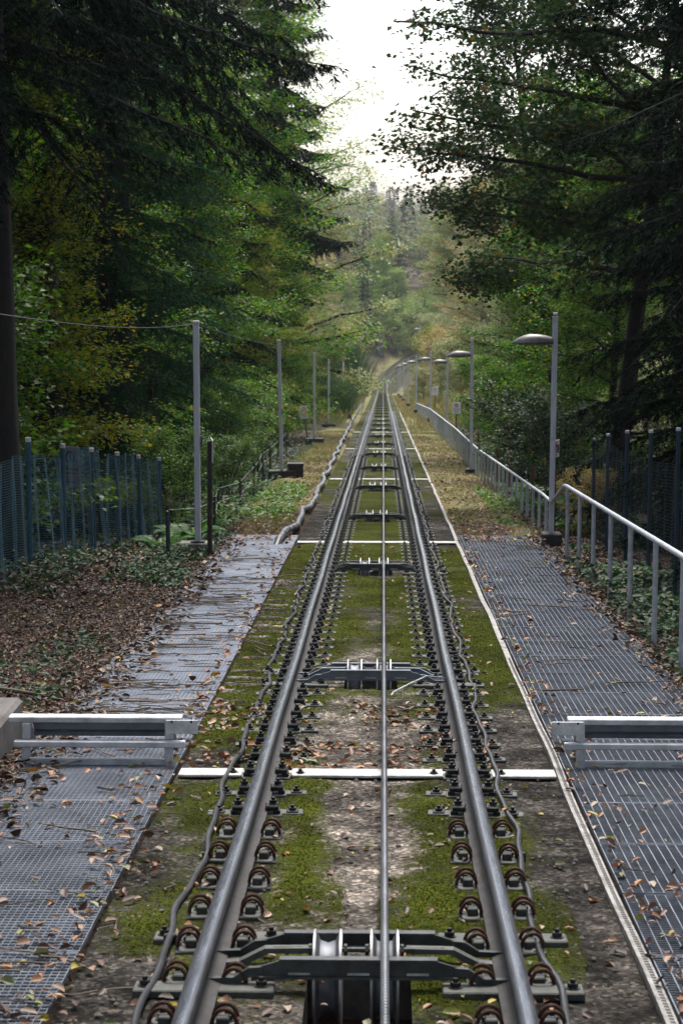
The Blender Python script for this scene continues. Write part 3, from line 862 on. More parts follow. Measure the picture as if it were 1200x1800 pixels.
for d, u in ((140, -2.75), (205, -2.3), (225, -2.5), (262, -2.2)):
    r_ = bare_pole(d, u, False); tag(r_, 'distant grey steel pole beside the track where it nears the bend', 'pole', 'distant steel poles')
b = MB(); b.box((0, 0, .17), (.42, .36, .42), 0, bev=.015); b.box((0, 0, .39), (.46, .40, .03), 0, bev=.006)
o = b.build('cable_box', M['soilbox'], loc=G(-2.36, 54.6)); tag(o, 'black cable box on the grass beside a square grey pole', 'box')
b = MB(); b.box((0, 0, .15), (1.1, .7, .3), 0, bev=.02); b.box((.1, 0, .34), (.8, .8, .04), 0, bev=.01)
o = b.build('drain_box', M['soilbox'], loc=G(-2.55, 128)); tag(o, 'dark open drain box in stones at the edge of the track', 'drain')
# overhead wire
mb = MB(); prev = W(-2.9, 5.5, 3.4)
stops = [prev] + [W(u, d, 3.62) for d, u in zip(POLE_D[:3], (-2.93, -2.745, -2.80))]
pts = []
for a, c in zip(stops[:-1], stops[1:]):
    for k in range(16):
        t = k / 16; p = a.lerp(c, t); p.z -= .22 * 4 * t * (1 - t) * (1 if a is prev else .35); pts.append(p)
pts.append(stops[-1]); mb.tube(pts, .005, 5)
tag(mb.build('overhead_wire', M['dark_iron']), 'thin sagging wire strung between the tops of the bare poles', 'wire')

def lamp_head():
    mb = MB(); n = 20; sec = 14
    vs = []; fs = []
    for i in range(n + 1):
        t = i / n; x = -.72 * t
        w = .085 + .065 * math.sin(math.pi * min(1, t * 1.05)) if t < .55 else (.15 * (1 - ((t - .55) / .45) ** 2.2) + .004)
        up = (.055 + .085 * math.sin(math.pi * (t * .92 + .08))) if t < .5 else .139 * (1 - ((t - .5) / .5) ** 2) + .004
        dn = .045 * (1 - t ** 3) + .004
        zc = -.02 * t - .045 * max(0, t - .55) ** 1.2
        for j in range(sec):
            a = 2 * math.pi * j / sec
            z = math.sin(a); vs.append((x, w * math.cos(a), zc + (up * z if z > 0 else dn * z)))
    for i in range(n):
        for j in range(sec): fs.append((i * sec + j, i * sec + (j + 1) % sec, (i + 1) * sec + (j + 1) % sec, (i + 1) * sec + j))
    mb.add(vs, fs); mb.f.append(list(range(sec))); mb.m.append(0); mb.f.append([n * sec + j for j in range(sec)][::-1]); mb.m.append(0)
    return mb
LH = lamp_head().mesh('lamp_head', M['lamphead'], True)
ll = MB(); 
ll.box((-.36, 0, -.055), (.40, .16, .02), 0, bev=.008)
LL = ll.mesh('lamp_lens', M['lens'])
def street_lamp(d, u, h=3.88, first=False, dz=None, hs=1.0):
    root = empty('street_lamp', W(u, d, -.04) if dz is None else W(u, d, dz))
    b = MB(); b.box((0, 0, (h - .12) / 2), (.088, .088, h - .12), 0, bev=.008); b.build('post', M['polegrey'], root)
    b = MB(); b.box((0, 0, h - .09), (.093, .093, .12), 0, bev=.006); b.box((0, 0, h + .005), (.075, .075, .05), 0, bev=.01); b.build('cap', M['whitecap'], root)
    q = link('lamp_head', LH, root, (-.03, 0, h - .46)); q.scale = (hs, hs, hs)
    link('lens', LL, q)
    if first:
        b = MB(); b.box((0, 0, 1.78), (.094, .094, .06), 0, bev=.004); b.build('band', M['galv_dull'], root)
        b = MB(); b.box((.085, -.02, 1.62), (.02, .14, .15), 0, bev=.003); b.build('tag_plate', M['plate'], root)
    b = MB(); b.box((.0, .0, .06), (.34, .34, .22), 0, bev=.02); b.build('footing', M['soilbox'], root)
    return root
LAMPS = [(34.5, 2.87), (58, 2.53), (91, 2.88), (113, 2.66), (140, 2.3), (170, 2.12), (205, 2.05), (232, 2.0), (255, 1.95)]
lampn = ['nearest', 'second nearest', 'third nearest', 'fourth nearest']
for i, (d, u) in enumerate(LAMPS):
    r_ = street_lamp(d, u, first=(i == 0), dz=(-.04 if i < 3 else .25))
    if i == 0: r_.rotation_euler = (0, R(.4), 0)
    lb = ('grey street lamp with dusty drop shaped head where the two handrails meet' if i == 0 else
          'grey street lamp by the handrail, second along from where the handrails meet' if i == 1 else
          'grey street lamp behind the handrail just past the nearer white sign' if i == 2 else
          'grey street lamp beside the farther white sign' if i == 3 else f'small distant street lamp, {ORD[i]} along the track past the handrail')
    tag(r_, lb, 'street lamp', 'street lamps along the handrail')
r_ = street_lamp(215, 3.9, dz=4.2); tag(r_, 'lone distant street lamp standing higher than the others on the bank', 'street lamp', 'street lamps along the handrail')

# ------------------------------------------------------------------ handrails
def handrail(samples, hfun, post_ds, r, ufun, lab, name_group, kink=None, pr=.03):
    root = empty('handrail', G(ufun(samples[0]), samples[0])); tag(root, lab, 'handrail', name_group)
    pts = [W(ufun(d), d, hfun(d)) - root.location for d in samples]
    if kink: pts = pts + [p - root.location for p in kink]
    b = MB(); b.tube(pts, r, 12); b.build('top_rail', M['galv'], root, smooth_=True)
    for d in post_ds:
        t = W(ufun(d), d, hfun(d) - r * .5) - root.location
        z = min(float(base(d) + GHT(ufun(d), d)), float(base(d))) - .15
        q = MB(); q.tube([(t.x, t.y, z - root.location.z), t], pr, 10); q.build('post', M['galv'], root, smooth_=True)
    return root
u1 = lambda d: 2.94
handrail(np.arange(11.5, 32.6, 1.0), lambda d: 1.04, [12.0, 13.95, 15.9, 17.9, 19.9, 21.9, 24.1, 26.2, 28.3, 30.3, 32.3], .031, u1,
         'near tubular galvanised handrail with widely spaced posts beside the grating walkway', 'galvanised handrails', kink=[W(2.93, 32.75, 1.03), W(2.90, 33.5, .86), W(2.86, 34.4, .66)])
u2 = lambda d: float(np.interp(d, [34, 40, 57, 75, 112, 145], [2.86, 2.80, 2.62, 2.70, 2.62, 2.35]))
h2 = lambda d: float(np.interp(d, [34, 36, 60, 112, 145], [.66, .70, .78, .92, .8]))
pd = [35.3]
while pd[-1] < 140: pd.append(pd[-1] + (1.35 if pd[-1] < 60 else 1.9))
handrail(np.array([34.4, 35.2, 36] + list(range(38, 146, 3))), h2, pd, .027, u2, 'far galvanised handrail with closely set posts receding beside the leaf covered path', 'galvanised handrails')

# ------------------------------------------------------------------ fences
def netting(path, h0, h1, vs_, hs_, mat, parent, seed, wv=.006, folds=1.0):
    """real strands following a wobbly surface; path: list of points along the fence foot"""
    P = np.array([tuple(p) for p in path]); seg = np.linalg.norm(np.diff(P, axis=0), axis=1); s = np.concatenate([[0], np.cumsum(seg)])
    Lh = s[-1]
    def at(t):
        return np.stack([np.interp(t, s, P[:, k]) for k in range(3)], -1)
    dirv = (P[-1] - P[0]); dirv /= np.linalg.norm(dirv); nrm = np.array([dirv[1], -dirv[0], 0]); nrm /= np.linalg.norm(nrm)
    def S(t, z):
        p = at(t); w = folds * (.10 * (fbm(t * 2.4 + seed, z * .8, 3) - .5) + .07 * np.sin(t * 9 + 2.5 * z + seed) * fbm(t * .8, z * 0 + seed, 2))
        al = .09 * folds * (fbm(t * 1.6 + 50 + seed, z * 1.2, 3) - .5)
        top = h1 - .22 * folds * fbm(t * .9 + seed * 3, t * 0, 2)
        zz = h0 + (top - h0) * z
        q = p + nrm * w[:, None] + dirv * al[:, None]; q[:, 2] += zz
        return q
    V = []; F = []; nb_ = 0
    for t in np.arange(0, Lh, vs_):
        z = np.linspace(0, 1, 22); q = S(np.full(22, t), z); o = dirv * wv / 2
        V.append(np.concatenate([q - o, q + o])); i = np.arange(21); F.append(np.stack([i, i + 22, i + 23, i + 1], -1) + nb_); nb_ += 44
    n = int(Lh / .11)
    for z in np.linspace(0, 1, int((h1 - h0) / hs_)):
        t = np.linspace(0, Lh, n); q = S(t, np.full(n, z)); o = np.array([0, 0, wv / 2])
        V.append(np.concatenate([q - o, q + o])); i = np.arange(n - 1); F.append(np.stack([i, i + 1, i + 1 + n, i + n], -1) + nb_); nb_ += 2 * n
    V = np.concatenate(V) - np.array(parent.location)
    return link('netting', np_mesh('netting', V, np.concatenate(F), mat), parent)
# blue fence on the bank side
fd = [18.5, 20.6, 22.7, 24.9, 27.0, 29.0, 31.0, 33.0, 34.8, 36.6]
fu = [-5.0, -4.95, -4.9, -4.8, -4.72, -4.58, -4.46, -4.33, -4.20, -4.05]
fh = [1.75] * 10
foot = [G(u, d) for u, d in zip(fu, fd)]
# keep the fence tops on the line seen in the photograph
TOPY = {27.0: 772, 29.0: 783, 31.0: 790, 33.0: 797, 34.8: 802, 36.6: 806}
def toph(d):
    y = np.interp(d, list(TOPY), list(TOPY.values())) if d >= 27 else 772 - (27 - d) * 6
    return 2.8 - (y - 658) / (3540 / d)
root = empty('mesh_fence', foot[0]); tag(root, 'sagging blue netting fence on blue posts at the top of the soil bank', 'fence')
for u, d, f in zip(fu, fd, foot):
    t = W(u, d, toph(d)) - root.location; bt = f - root.location + Vector((.03 * random.random(), 0, -.2))
    q = MB(); q.tube([bt, bt.lerp(t, .5), t], .036, 10); o = q.build('post', M['blue'], root, smooth_=True)
    q = MB(); q.tube([t + Vector((0, 0, -.01)), t + Vector((0, 0, .05))], .039, 10); q.build('post_cap', M['whitecap'], o, smooth_=True)
netting([f + Vector((0, .03, 0)) for f in foot], -.05, 1.82, .024, .036, M['net'], root, 3.0, wv=.0065, folds=1.8)
# dark blue fence behind the handrail
fd2 = [20.5, 22.5, 24.5, 26.5, 28.8, 31.4, 34.2, 36.8]
fu2 = [4.05, 4.0, 3.92, 3.83, 3.78, 3.76, 3.78, 3.82]
foot2 = [G(u, d) for u, d in zip(fu2, fd2)]
TOP2 = [736, 742, 748, 752, 756, 757, 762, 770]
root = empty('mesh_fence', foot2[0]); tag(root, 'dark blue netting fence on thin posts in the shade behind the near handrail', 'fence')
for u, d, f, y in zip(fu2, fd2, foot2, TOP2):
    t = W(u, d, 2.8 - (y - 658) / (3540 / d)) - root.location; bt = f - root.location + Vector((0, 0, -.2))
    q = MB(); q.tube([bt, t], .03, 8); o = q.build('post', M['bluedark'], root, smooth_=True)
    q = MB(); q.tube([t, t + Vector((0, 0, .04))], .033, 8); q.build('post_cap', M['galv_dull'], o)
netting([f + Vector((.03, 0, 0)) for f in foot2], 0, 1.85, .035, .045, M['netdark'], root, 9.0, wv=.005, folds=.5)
# low wire fence of dark stakes beyond the pole
st = [(31.2, -3.32), (32.6, -3.45), (33.8, -3.12), (36.5, -3.05), (40.0, -3.25), (43.5, -3.05), (46.5, -2.98), (50, -3.1), (54, -3.2), (60, -3.35), (67, -3.5), (75, -3.6)]
root = empty('wire_fence', G(st[0][1], st[0][0])); tag(root, 'low wire fence of dark timber stakes along the grassy bank', 'fence')
tp = []
for i, (d, u) in enumerate(st):
    f = G(u, d, -.15) - root.location; h = random.uniform(.62, .85); t = W(u + random.uniform(-.03, .03), d, h - .05) - root.location
    q = MB(); q.tube([f, t], .028, 7); q.build('stake', M['darkpost'] if i % 4 else M['bluedark'], root); tp.append(t)
q = MB()
for k in (.08, .35):
    q.tube([p - Vector((0, 0, k)) for p in tp], .0028, 4)
q.build('wire', M['galv_dull'], root)
# rust red and dark stakes behind the far handrail
for i, (d, u) in enumerate(((41, 3.02), (47, 2.95), (52, 2.92), (62, 2.9), (70, 3.0))):
    f = G(u, d, -.2); q = MB(); q.tube([Vector((0, 0, 0)), Vector((.02, 0, 1.25 + .1 * (i % 2)))], .035, 7)
    o = q.build('timber_stake', M['redpost'], loc=f); tag(o, f'rust red timber stake behind the far handrail, {ORD[i]} past the nearest street lamp', 'stake', 'rust red stakes behind the handrail')

# ------------------------------------------------------------------ signs
def sign(loc, top, w, h, yaw, lab, lean=0.0, post='darkpost', pr=.03, board='sign', ringm='signred'):
    root = empty('warning_sign', loc); tag(root, lab, 'sign', 'warning signs')
    root.rotation_euler = (0, R(lean), yaw)
    q = MB(); q.tube([(0, 0.03, -.2), (0, 0.03, top)], pr, 8); q.build('post', M[post], root)
    b = MB(); b.box((0, 0, top - h / 2 + .03), (w, .012, h), 0, bev=.003); bd = b.build('board', M[board], root)
    zc = top - h * .26 + .03
    ring = MB(); rr = w * .20
    ring.tube([(rr * math.cos(2 * math.pi * k / 24), -.011, zc + rr * math.sin(2 * math.pi * k / 24)) for k in range(25)], w * .032, 6)
    ring.tube([(-rr * .7, -.0125, zc + rr * .7), (rr * .7, -.0125, zc - rr * .7)], w * .02, 5)
    ring.build('prohibition_ring', M[ringm], bd)
    f = MB(); f.lathe([(0, .001), (.004, rr * .22)], (rr * .05, -.010, zc + rr * .5), 1, 10)
    f.prism([(-rr * .25, zc + .25 * rr), (rr * .3, zc + .25 * rr), (rr * .22, zc - .25 * rr), (rr * .4, zc - .75 * rr), (rr * .2, zc - .75 * rr), (0, zc - .3 * rr), (-rr * .25, zc - .75 * rr), (-rr * .4, zc - .7 * rr), (-rr * .15, zc - .2 * rr)], 1, -.0095, -.007)
    f.build('pictogram', M['signblack'], bd)
    for k, (ww, mm_) in enumerate(((.78, 'signblack'), (.68, 'signblack'), (.60, 'signred'), (.5, 'signblack'))):
        t = MB(); zz = top + .03 - h * (.55 + .105 * k)
        x = -w * ww / 2
        rnd = random.Random(k + 1)
        while x < w * ww / 2 - .01:
            l = w * rnd.uniform(.05, .14); l = min(l, w * ww / 2 - x)
            t.box((x + l / 2, -.0075, zz), (l, .003, h * .032)); x += l + w * .022
        t.build('lettering', M[mm_], bd)
    return root
sign(G(3.12, 86, 0), 1.72, .37, .50, R(4), 'white warning sign with red ring behind the handrail, the nearer of two')
sign(G(3.22, 125, 0), 1.90, .37, .52, R(2), 'white warning sign with red ring beside a lamp, the farther of two')
sign(G(-3.12, 84, 0), 1.62, .36, .54, R(-10), 'tilted white warning sign on a leaning post on the grassy bank', lean=-7)
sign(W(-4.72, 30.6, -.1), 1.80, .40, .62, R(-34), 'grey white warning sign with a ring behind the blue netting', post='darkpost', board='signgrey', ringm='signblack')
# sign by the pole, seen edge on, on a leaning dark post
s_ = sign(G(-2.66, 31.4, 0), 1.95, .30, .36, R(101), 'edge-on sign on a leaning dark post beside the tall square pole', lean=-4, post='darkpost', pr=.04)
s_ = sign(G(2.97, 34.9, 0), 1.78, .26, .30, R(62), 'small sign on a dark post turned away behind the nearest street lamp', post='darkpost', pr=.04)

# ------------------------------------------------------------------ leaf geometry
def unit(a): return a / np.maximum(np.linalg.norm(a, axis=-1, keepdims=True), 1e-9)
def leaves_arr(P, Dv, Nn, L, Wd, hexa=False, fold=.25, droop=0.0):
    Dv = unit(Dv); S_ = unit(np.cross(Dv, Nn)); Nn = np.cross(S_, Dv)
    L = np.asarray(L)[:, None] if np.ndim(L) else L; Wd = np.asarray(Wd)[:, None] if np.ndim(Wd) else Wd
    n = len(P)
    if hexa:
        a = P + Dv * L * .30 + S_ * Wd * .45 + Nn * Wd * fold * .5; b = P + Dv * L * .70 + S_ * Wd * .40 + Nn * Wd * fold * .45
        c = P + Dv * L - Nn * L * droop; e = P + Dv * L * .70 - S_ * Wd * .40 + Nn * Wd * fold * .45; f = P + Dv * L * .30 - S_ * Wd * .45 + Nn * Wd * fold * .5
        mid0 = P; 
        V = np.stack([mid0, a, b, c, e, f], 1).reshape(-1, 3)
        i = np.arange(n)[:, None] * 6
        F = np.concatenate([i + np.array([0, 1, 2, 3]), i + np.array([0, 3, 4, 5])])
    else:
        a = P + Dv * L * .45 + S_ * Wd * .5 + Nn * Wd * fold * .5; c = P + Dv * L - Nn * L * droop; e = P + Dv * L * .45 - S_ * Wd * .5 + Nn * Wd * fold * .5
        V = np.stack([P, a, c, e], 1).reshape(-1, 3); i = np.arange(n)[:, None] * 4
        F = i + np.array([0, 1, 2, 3])
    return V, F
def combine(parts):
    V = []; F = []; o = 0
    for v, f in parts:
        V.append(v); F.append(f + o); o += len(v)
    return np.concatenate(V), np.concatenate(F)

# ------------------------------------------------------------------ tree prototypes (meshes)
def bez(p0, dirv, L, droop, n, rng, wob=.06):
    """curved branch polyline"""
    t = np.linspace(0, 1, n)[:, None]
    d = dirv / np.linalg.norm(dirv)
    q = p0 + d * L * t + np.array([0, 0, -droop * L]) * t ** 2 + np.cumsum(rng.normal(0, wob * L / n, (n, 3)), 0) * (t > 0)
    return q
def interp(poly, t):
    x = t * (len(poly) - 1); i = np.minimum(x.astype(int), len(poly) - 2); f = (x - i)[:, None]
    return poly[i] * (1 - f) + poly[i + 1] * f

def decid(seed, H, Rr, h0, nb, nsub, leaf, nleaf, trunk_r, flat=.35, spread=(.22, .10), prof=None, updir=(8, 60), openness=0.0, hexa=False, stems=1, droop=.12, limbs=()):
    rng = np.random.default_rng(seed); tb = MB(); parts = []
    stemlist = []
    for s in range(stems):
        lean = rng.normal(0, .04 if stems == 1 else .22, 2)
        n = 10; t = np.linspace(0, 1, n)
        px = lean[0] * H * t + .10 * np.cumsum(rng.normal(0, .35, n)) * trunk_r * 4; py = lean[1] * H * t + .10 * np.cumsum(rng.normal(0, .35, n)) * trunk_r * 4
        poly = np.stack([px - px[0], py - py[0], H * .95 * t], -1)
        tb.tube([tuple(p) for p in poly], [max(.015, trunk_r * (1 - .9 * x) * (1.25 if i == 0 else 1) / math.sqrt(stems)) for i, x in enumerate(t)], 9)
        stemlist.append(poly)
    subs = []
    for i in range(nb + len(limbs)):
        f = ((i + rng.random()) / nb) % 1.0
        h = h0 + (H * .96 - h0) * f
        poly = stemlist[i % stems]
        p0 = interp(poly, np.array([min(.99, h / (H * .95))]))[0]
        az = i * 2.39996 + rng.normal(0, .25)
        pr = prof(f) if prof else (math.sin(math.pi * (.12 + .8 * f)) ** .7)
        L = Rr * pr * rng.uniform(.75, 1.15)
        el = R(updir[0] + (updir[1] - updir[0]) * f + rng.normal(0, 8))
        if i >= nb:
            h, az, el, L = limbs[i - nb]; f = .1; el = R(el); p0 = interp(poly, np.array([min(.99, h / (H * .95))]))[0]
        dv = np.array([math.cos(az) * math.cos(el), math.sin(az) * math.cos(el), math.sin(el)])
        b = bez(p0, dv, L, droop, 8, rng, .10)
        r0 = max(.012, trunk_r * .38 * (1 - .6 * f) * min(1, L / Rr + .3))
        tb.tube([tuple(p) for p in b], [r0 * (1 - .82 * k / 7) for k in range(8)], 6, caps=False)
        for j in range(nsub):
            t = .22 + .78 * (j + rng.random()) / nsub
            q0 = interp(b, np.array([t]))[0]; tang = interp(b, np.array([min(1, t + .05)]))[0] - interp(b, np.array([max(0, t - .05)]))[0]
            tang /= np.linalg.norm(tang) + 1e-9
            side = np.cross(tang, [0, 0, 1]); side /= np.linalg.norm(side) + 1e-9
            sd = tang * .6 + side * (1 if j % 2 else -1) * rng.uniform(.5, 1.1) + np.array([0, 0, rng.normal(.05, .25)])
            sl = Rr * .34 * (1.15 - .6 * t) * rng.uniform(.7, 1.2)
            s = bez(q0, sd, sl, .12, 5, rng, .12)
            if j % 2 == 0 or rng.random() < .4: tb.tube([tuple(p) for p in s], [.011, .009, .007, .006, .004], 4, caps=False)
            if rng.random() < openness: continue
            subs.append((s, sl, sd / np.linalg.norm(sd)))
    tot = sum(s[1] for s in subs)
    for s, sl, sd in subs:
        k = max(4, int(nleaf * sl / tot)); t = rng.random(k) ** .8
        P = interp(s, t) + rng.normal(0, 1, (k, 3)) * np.array([spread[0], spread[0], spread[1]])
        hd = rng.normal(0, 1, (k, 3)); hd[:, 2] = hd[:, 2] * .35 - .25
        Dv = unit(hd + sd * 1.0)
        Nn = unit(np.array([0, 0, 1.0]) + rng.normal(0, flat, (k, 3)))
        Ls = leaf * rng.uniform(.65, 1.2, k)
        parts.append(leaves_arr(P, Dv, Nn, Ls, Ls * rng.uniform(.55, .75, k), hexa, .3, .1))
    V, F = combine(parts)
    return tb, V, F

def spruce(seed, H, h0, Lfun, nb, trunk_r, needles, droop=.25, dens=1.0, card=(.075, .014), tipup=.0):
    rng = np.random.default_rng(seed); tb = MB(); parts = []
    n = 12; t = np.linspace(0, 1, n)
    tb.tube([(.02 * math.sin(i), .02 * math.cos(2 * i), H * x) for i, x in enumerate(t)], [max(.01, trunk_r * (1 - .97 * x) * (1.3 if i == 0 else 1)) for i, x in enumerate(t)], 12)
    tw = []
    for i in range(nb):
        f = (i + rng.random() * .8) / nb
        h = h0 + (H * .985 - h0) * f
        az = i * 2.39996 + rng.normal(0, .3)
        L = Lfun(f) * rng.uniform(.72, 1.12)
        el = R(rng.normal(-2 + 32 * f ** 2, 7))
        dv = np.array([math.cos(az) * math.cos(el), math.sin(az) * math.cos(el), math.sin(el)])
        b = bez(np.array([0, 0, h]), dv, L, droop * rng.uniform(.6, 1.3), 8, rng, .05)
        b[:, 2] += tipup * L * np.linspace(0, 1, 8) ** 4
        tb.tube([tuple(p) for p in b], [max(.006, .035 * L / 4 * (1 - .85 * k / 7)) for k in range(8)], 5, caps=False)
        m = max(6, int(L / .085 * dens)); tt = np.linspace(.10, 1, m)
        Q = interp(b, tt); T = unit(np.gradient(Q, axis=0))
        sgn = np.where(np.arange(m) % 2 == 0, 1, -1)[:, None]
        side = unit(np.cross(T, [0, 0, 1.0])) * sgn
        ln = (.16 + .24 * L * np.minimum(1, tt * 2.6) * (1.06 - tt)) * rng.uniform(.6, 1.25, m)
        dirs = unit(side * 1.0 + T * rng.uniform(.5, 1.0, (m, 1)) + np.array([0, 0, -.22]) + rng.normal(0, .14, (m, 3)))
        for k in range(m): tw.append((Q[k], dirs[k], ln[k]))
    q0 = np.array([x[0] for x in tw]); dd_ = np.array([x[1] for x in tw]); ln = np.array([x[2] for x in tw])
    cnt = np.maximum(3, (needles * ln / ln.sum()).astype(int))
    idx = np.repeat(np.arange(len(tw)), cnt)
    k = len(idx); t = rng.random(k)
    P = q0[idx] + dd_[idx] * (ln[idx] * t)[:, None] + np.array([0, 0, -1]) * ((ln[idx] * t ** 2) * .42)[:, None] + rng.normal(0, .012, (k, 3))
    sd = unit(np.cross(dd_[idx], [0, 0, 1.0])) * np.where(rng.random(k) < .5, -1, 1)[:, None]
    Dv = unit(dd_[idx] * .9 + sd * rng.uniform(.1, 1.0, (k, 1)) + np.array([0, 0, -.3]) + rng.normal(0, .25, (k, 3)))
    Nn = unit(np.array([0, 0, 1.0]) + rng.normal(0, .7, (k, 3)))
    Ls = card[0] * rng.uniform(.7, 1.5, k)
    V, F = leaves_arr(P, Dv, Nn, Ls, np.full(k, card[1]) * rng.uniform(.8, 1.6, k), False, .1, .12)
    return tb, V, F

PROTO = {}
def proto(key, data, leafm):
    tb, V, F = data
    PROTO[key] = (tb.mesh(key + '_trunk', M['bark'], True), np_mesh(key + '_crown', V, F, leafm))
proto('beech_a', decid(11, 11.0, 3.3, .5, 50, 12, .105, 46000, .16, prof=lambda f: .95 * math.sin(math.pi * (.22 + .72 * f)) ** .6), M['beech'])
proto('beech_b', decid(12, 14.0, 3.8, .9, 56, 12, .105, 50000, .20, prof=lambda f: .95 * math.sin(math.pi * (.25 + .70 * f)) ** .5), M['beech'])
proto('oak', decid(13, 14.5, 4.6, 5.2, 30, 15, .15, 34000, .26, limbs=((7.6, 3.2, 6, 5.6), (9.0, 2.9, 12, 5.6), (8.2, 3.35, 9, 5.4), (10.4, 3.4, 5, 6.6), (11.6, 2.8, 4, 6.6), (6.4, 3.6, 4, 4.2)), flat=.8, spread=(.20, .17), openness=.25, updir=(4, 55), droop=.02, prof=lambda f: 1.0 - .5 * f), M['oak'])
LC = lambda f: 4.6 * (1 - f) ** .55 * (.75 + .25 * math.sin(f * 60)) + .25
proto('spruce_a', spruce(21, 17, .9, lambda f: 3.0 * (1 - f) ** .8 + .15, 150, .17, 110000, .28, 1.0, (.085, .017)), M['spruce'])
proto('spruce_b', spruce(22, 24, 6.4, LC, 170, .36, 130000, .34, .9, (.10, .020), .12), M['spruce'])
proto('douglas', spruce(23, 22, 5.2, lambda f: 3.1 * (1 - f) ** .55 * (.7 + .45 * math.sin(f * 83) ** 2) + .2, 190, .24, 170000, .34, 1.0, (.13, .030), .18), M['douglas'])
proto('hazel', decid(31, 3.6, 1.7, .3, 34, 8, .10, 9000, .05, flat=.45, spread=(.14, .10), stems=6, updir=(15, 65)), M['shrub'])
proto('hazel_pale', decid(32, 3.0, 1.8, .2, 30, 8, .12, 6500, .045, flat=.45, spread=(.16, .10), stems=5, updir=(10, 60)), M['ivy'])

PR = random.Random(5)
def plant(key, name, u, d, label, cat, group=None, s=1.0, rz=None, mat=None, sink=.15, sz=None, z=None, sxy=None):
    tm, cm = PROTO[key]
    loc = G(u, d, -sink) if z is None else Vector((u, d, z))
    root = empty(name, loc, PR.uniform(0, 6.28) if rz is None else rz, s)
    if sz: root.scale = (s, s, s * sz)
    if sxy: root.scale = (s * sxy, s * sxy, s)
    t = link('trunk', tm, root); c = link('crown', cm, root)
    if mat is not None:
        c.material_slots[0].link = 'OBJECT'; c.material_slots[0].material = mat
    tag(root, label, cat, group); return root

# ---- bank side, from near to far
plant('spruce_b', 'spruce_tree', -5.35, 28.0, 'huge dark spruce with bare thick trunk standing behind the blue netting fence', 'tree', s=1.0, rz=.6, sxy=.92)
plant('spruce_b', 'spruce_tree', -6.6, 39.0, 'dark spruce with long drooping boughs high above the tall square pole', 'tree', sxy=.82, s=1.55, rz=2.2)
plant('beech_a', 'beech_tree', -6.9, 38.0, 'yellow green beech in the shade between the huge spruce trunk and the pole', 'tree', s=.95, rz=1.0, mat=M['yellowgreen'])
plant('hazel', 'hazel_bush', -6.3, 31.5, 'leafy hazel bush arching up behind the blue netting fence', 'shrub', s=1.2)
plant('spruce_a', 'spruce_tree', -5.9, 43.0, 'green spruce with layered boughs directly behind the tall square pole', 'tree', s=1.0, mat=M['spruce_green'])
plant('beech_b', 'beech_tree', -7.2, 47.0, 'tall green beech between spruces behind the low wire fence', 'tree', s=.9)
plant('spruce_a', 'spruce_tree', -6.0, 53.0, 'slim green spruce whose lowest boughs hang behind the second bare pole', 'tree', s=1.0, mat=M['spruce_green'], rz=4)
plant('beech_a', 'beech_tree', -6.1, 60.0, 'spreading beech with yellowing leaves past the second bare pole', 'tree', s=1.0, mat=M['beech'])
plant('spruce_a', 'spruce_tree', -6.0, 69.0, 'dark narrow spruce among beeches behind the tilted white sign', 'tree', s=1.05)
plant('beech_a', 'beech_tree', -5.9, 78.0, 'bright green beech leaning over the third bare pole', 'tree', s=.9, mat=M['yellowgreen'])
plant('beech_b', 'beech_tree', -6.5, 88.0, 'tall beech with mixed green and yellow leaves above the third bare pole', 'tree', s=1.0)
plant('douglas', 'conifer_tree', -5.0, 96.0, 'tall grey green conifer with ragged outline against the white sky', 'tree', sxy=.66, s=1.5, rz=.3)
plant('beech_b', 'beech_tree', -5.6, 118.0, 'very tall olive beech behind the ragged grey conifer', 'tree', s=1.9, rz=2.1, mat=M['olive'])
plant('beech_b', 'beech_tree', -6.6, 92.0, 'very tall dark beech rising beside the ragged grey conifer', 'tree', s=1.7, rz=1.1)
plant('beech_a', 'beech_tree', -5.0, 107.0, 'small yellow green beech at the foot of the grey conifers', 'tree', s=.62, mat=M['yellowgreen'])
plant('spruce_b', 'spruce_tree', -6.0, 46.0, 'tall dark spruce whose high boughs reach furthest towards the sky gap', 'tree', s=1.75, rz=1.5, sxy=.58)
# ---- handrail side
plant('spruce_a', 'spruce_tree', 6.4, 23.5, 'black green spruce with boughs hanging over the near handrail', 'tree', s=1.05, sz=.95)
plant('spruce_b', 'spruce_tree', 6.6, 31.5, 'great dark spruce spreading high boughs over the nearest street lamp', 'tree', s=.95, rz=3.3)
plant('spruce_a', 'spruce_tree', 5.7, 37.5, 'dark spruce behind the corner of the dark blue netting', 'tree', s=.95)
plant('oak', 'oak_tree', 5.2, 46.0, 'oak with crooked open limbs reaching over the track against the sky', 'tree', s=1.0, rz=0.0)
plant('beech_a', 'beech_tree', 5.7, 51.0, 'green beech with low leafy boughs behind the second street lamp', 'tree', s=.85)
plant('beech_b', 'beech_tree', 5.9, 63.0, 'full green beech with orange flecks between two street lamps', 'tree', s=.85)
plant('beech_a', 'beech_tree', 5.7, 76.0, 'bright green beech behind the nearer white sign', 'tree', s=.85)
plant('oak', 'oak_tree', 6.0, 66.0, 'taller oak behind the beeches with its crown against the sky', 'tree', s=1.05, rz=3.5)
plant('beech_b', 'beech_tree', 7.3, 90.0, 'broad beech turning olive on the bank past the white signs', 'tree', s=.9, mat=M['olive'])
plant('beech_a', 'beech_tree', 7.4, 106.0, 'olive beech above the dry grass bank by the farther lamps', 'tree', s=.9, mat=M['olive'])
plant('spruce_a', 'spruce_tree', 6.1, 30.5, 'black green spruce filling the shade right behind the dark blue netting', 'tree', s=1.0, rz=.8)
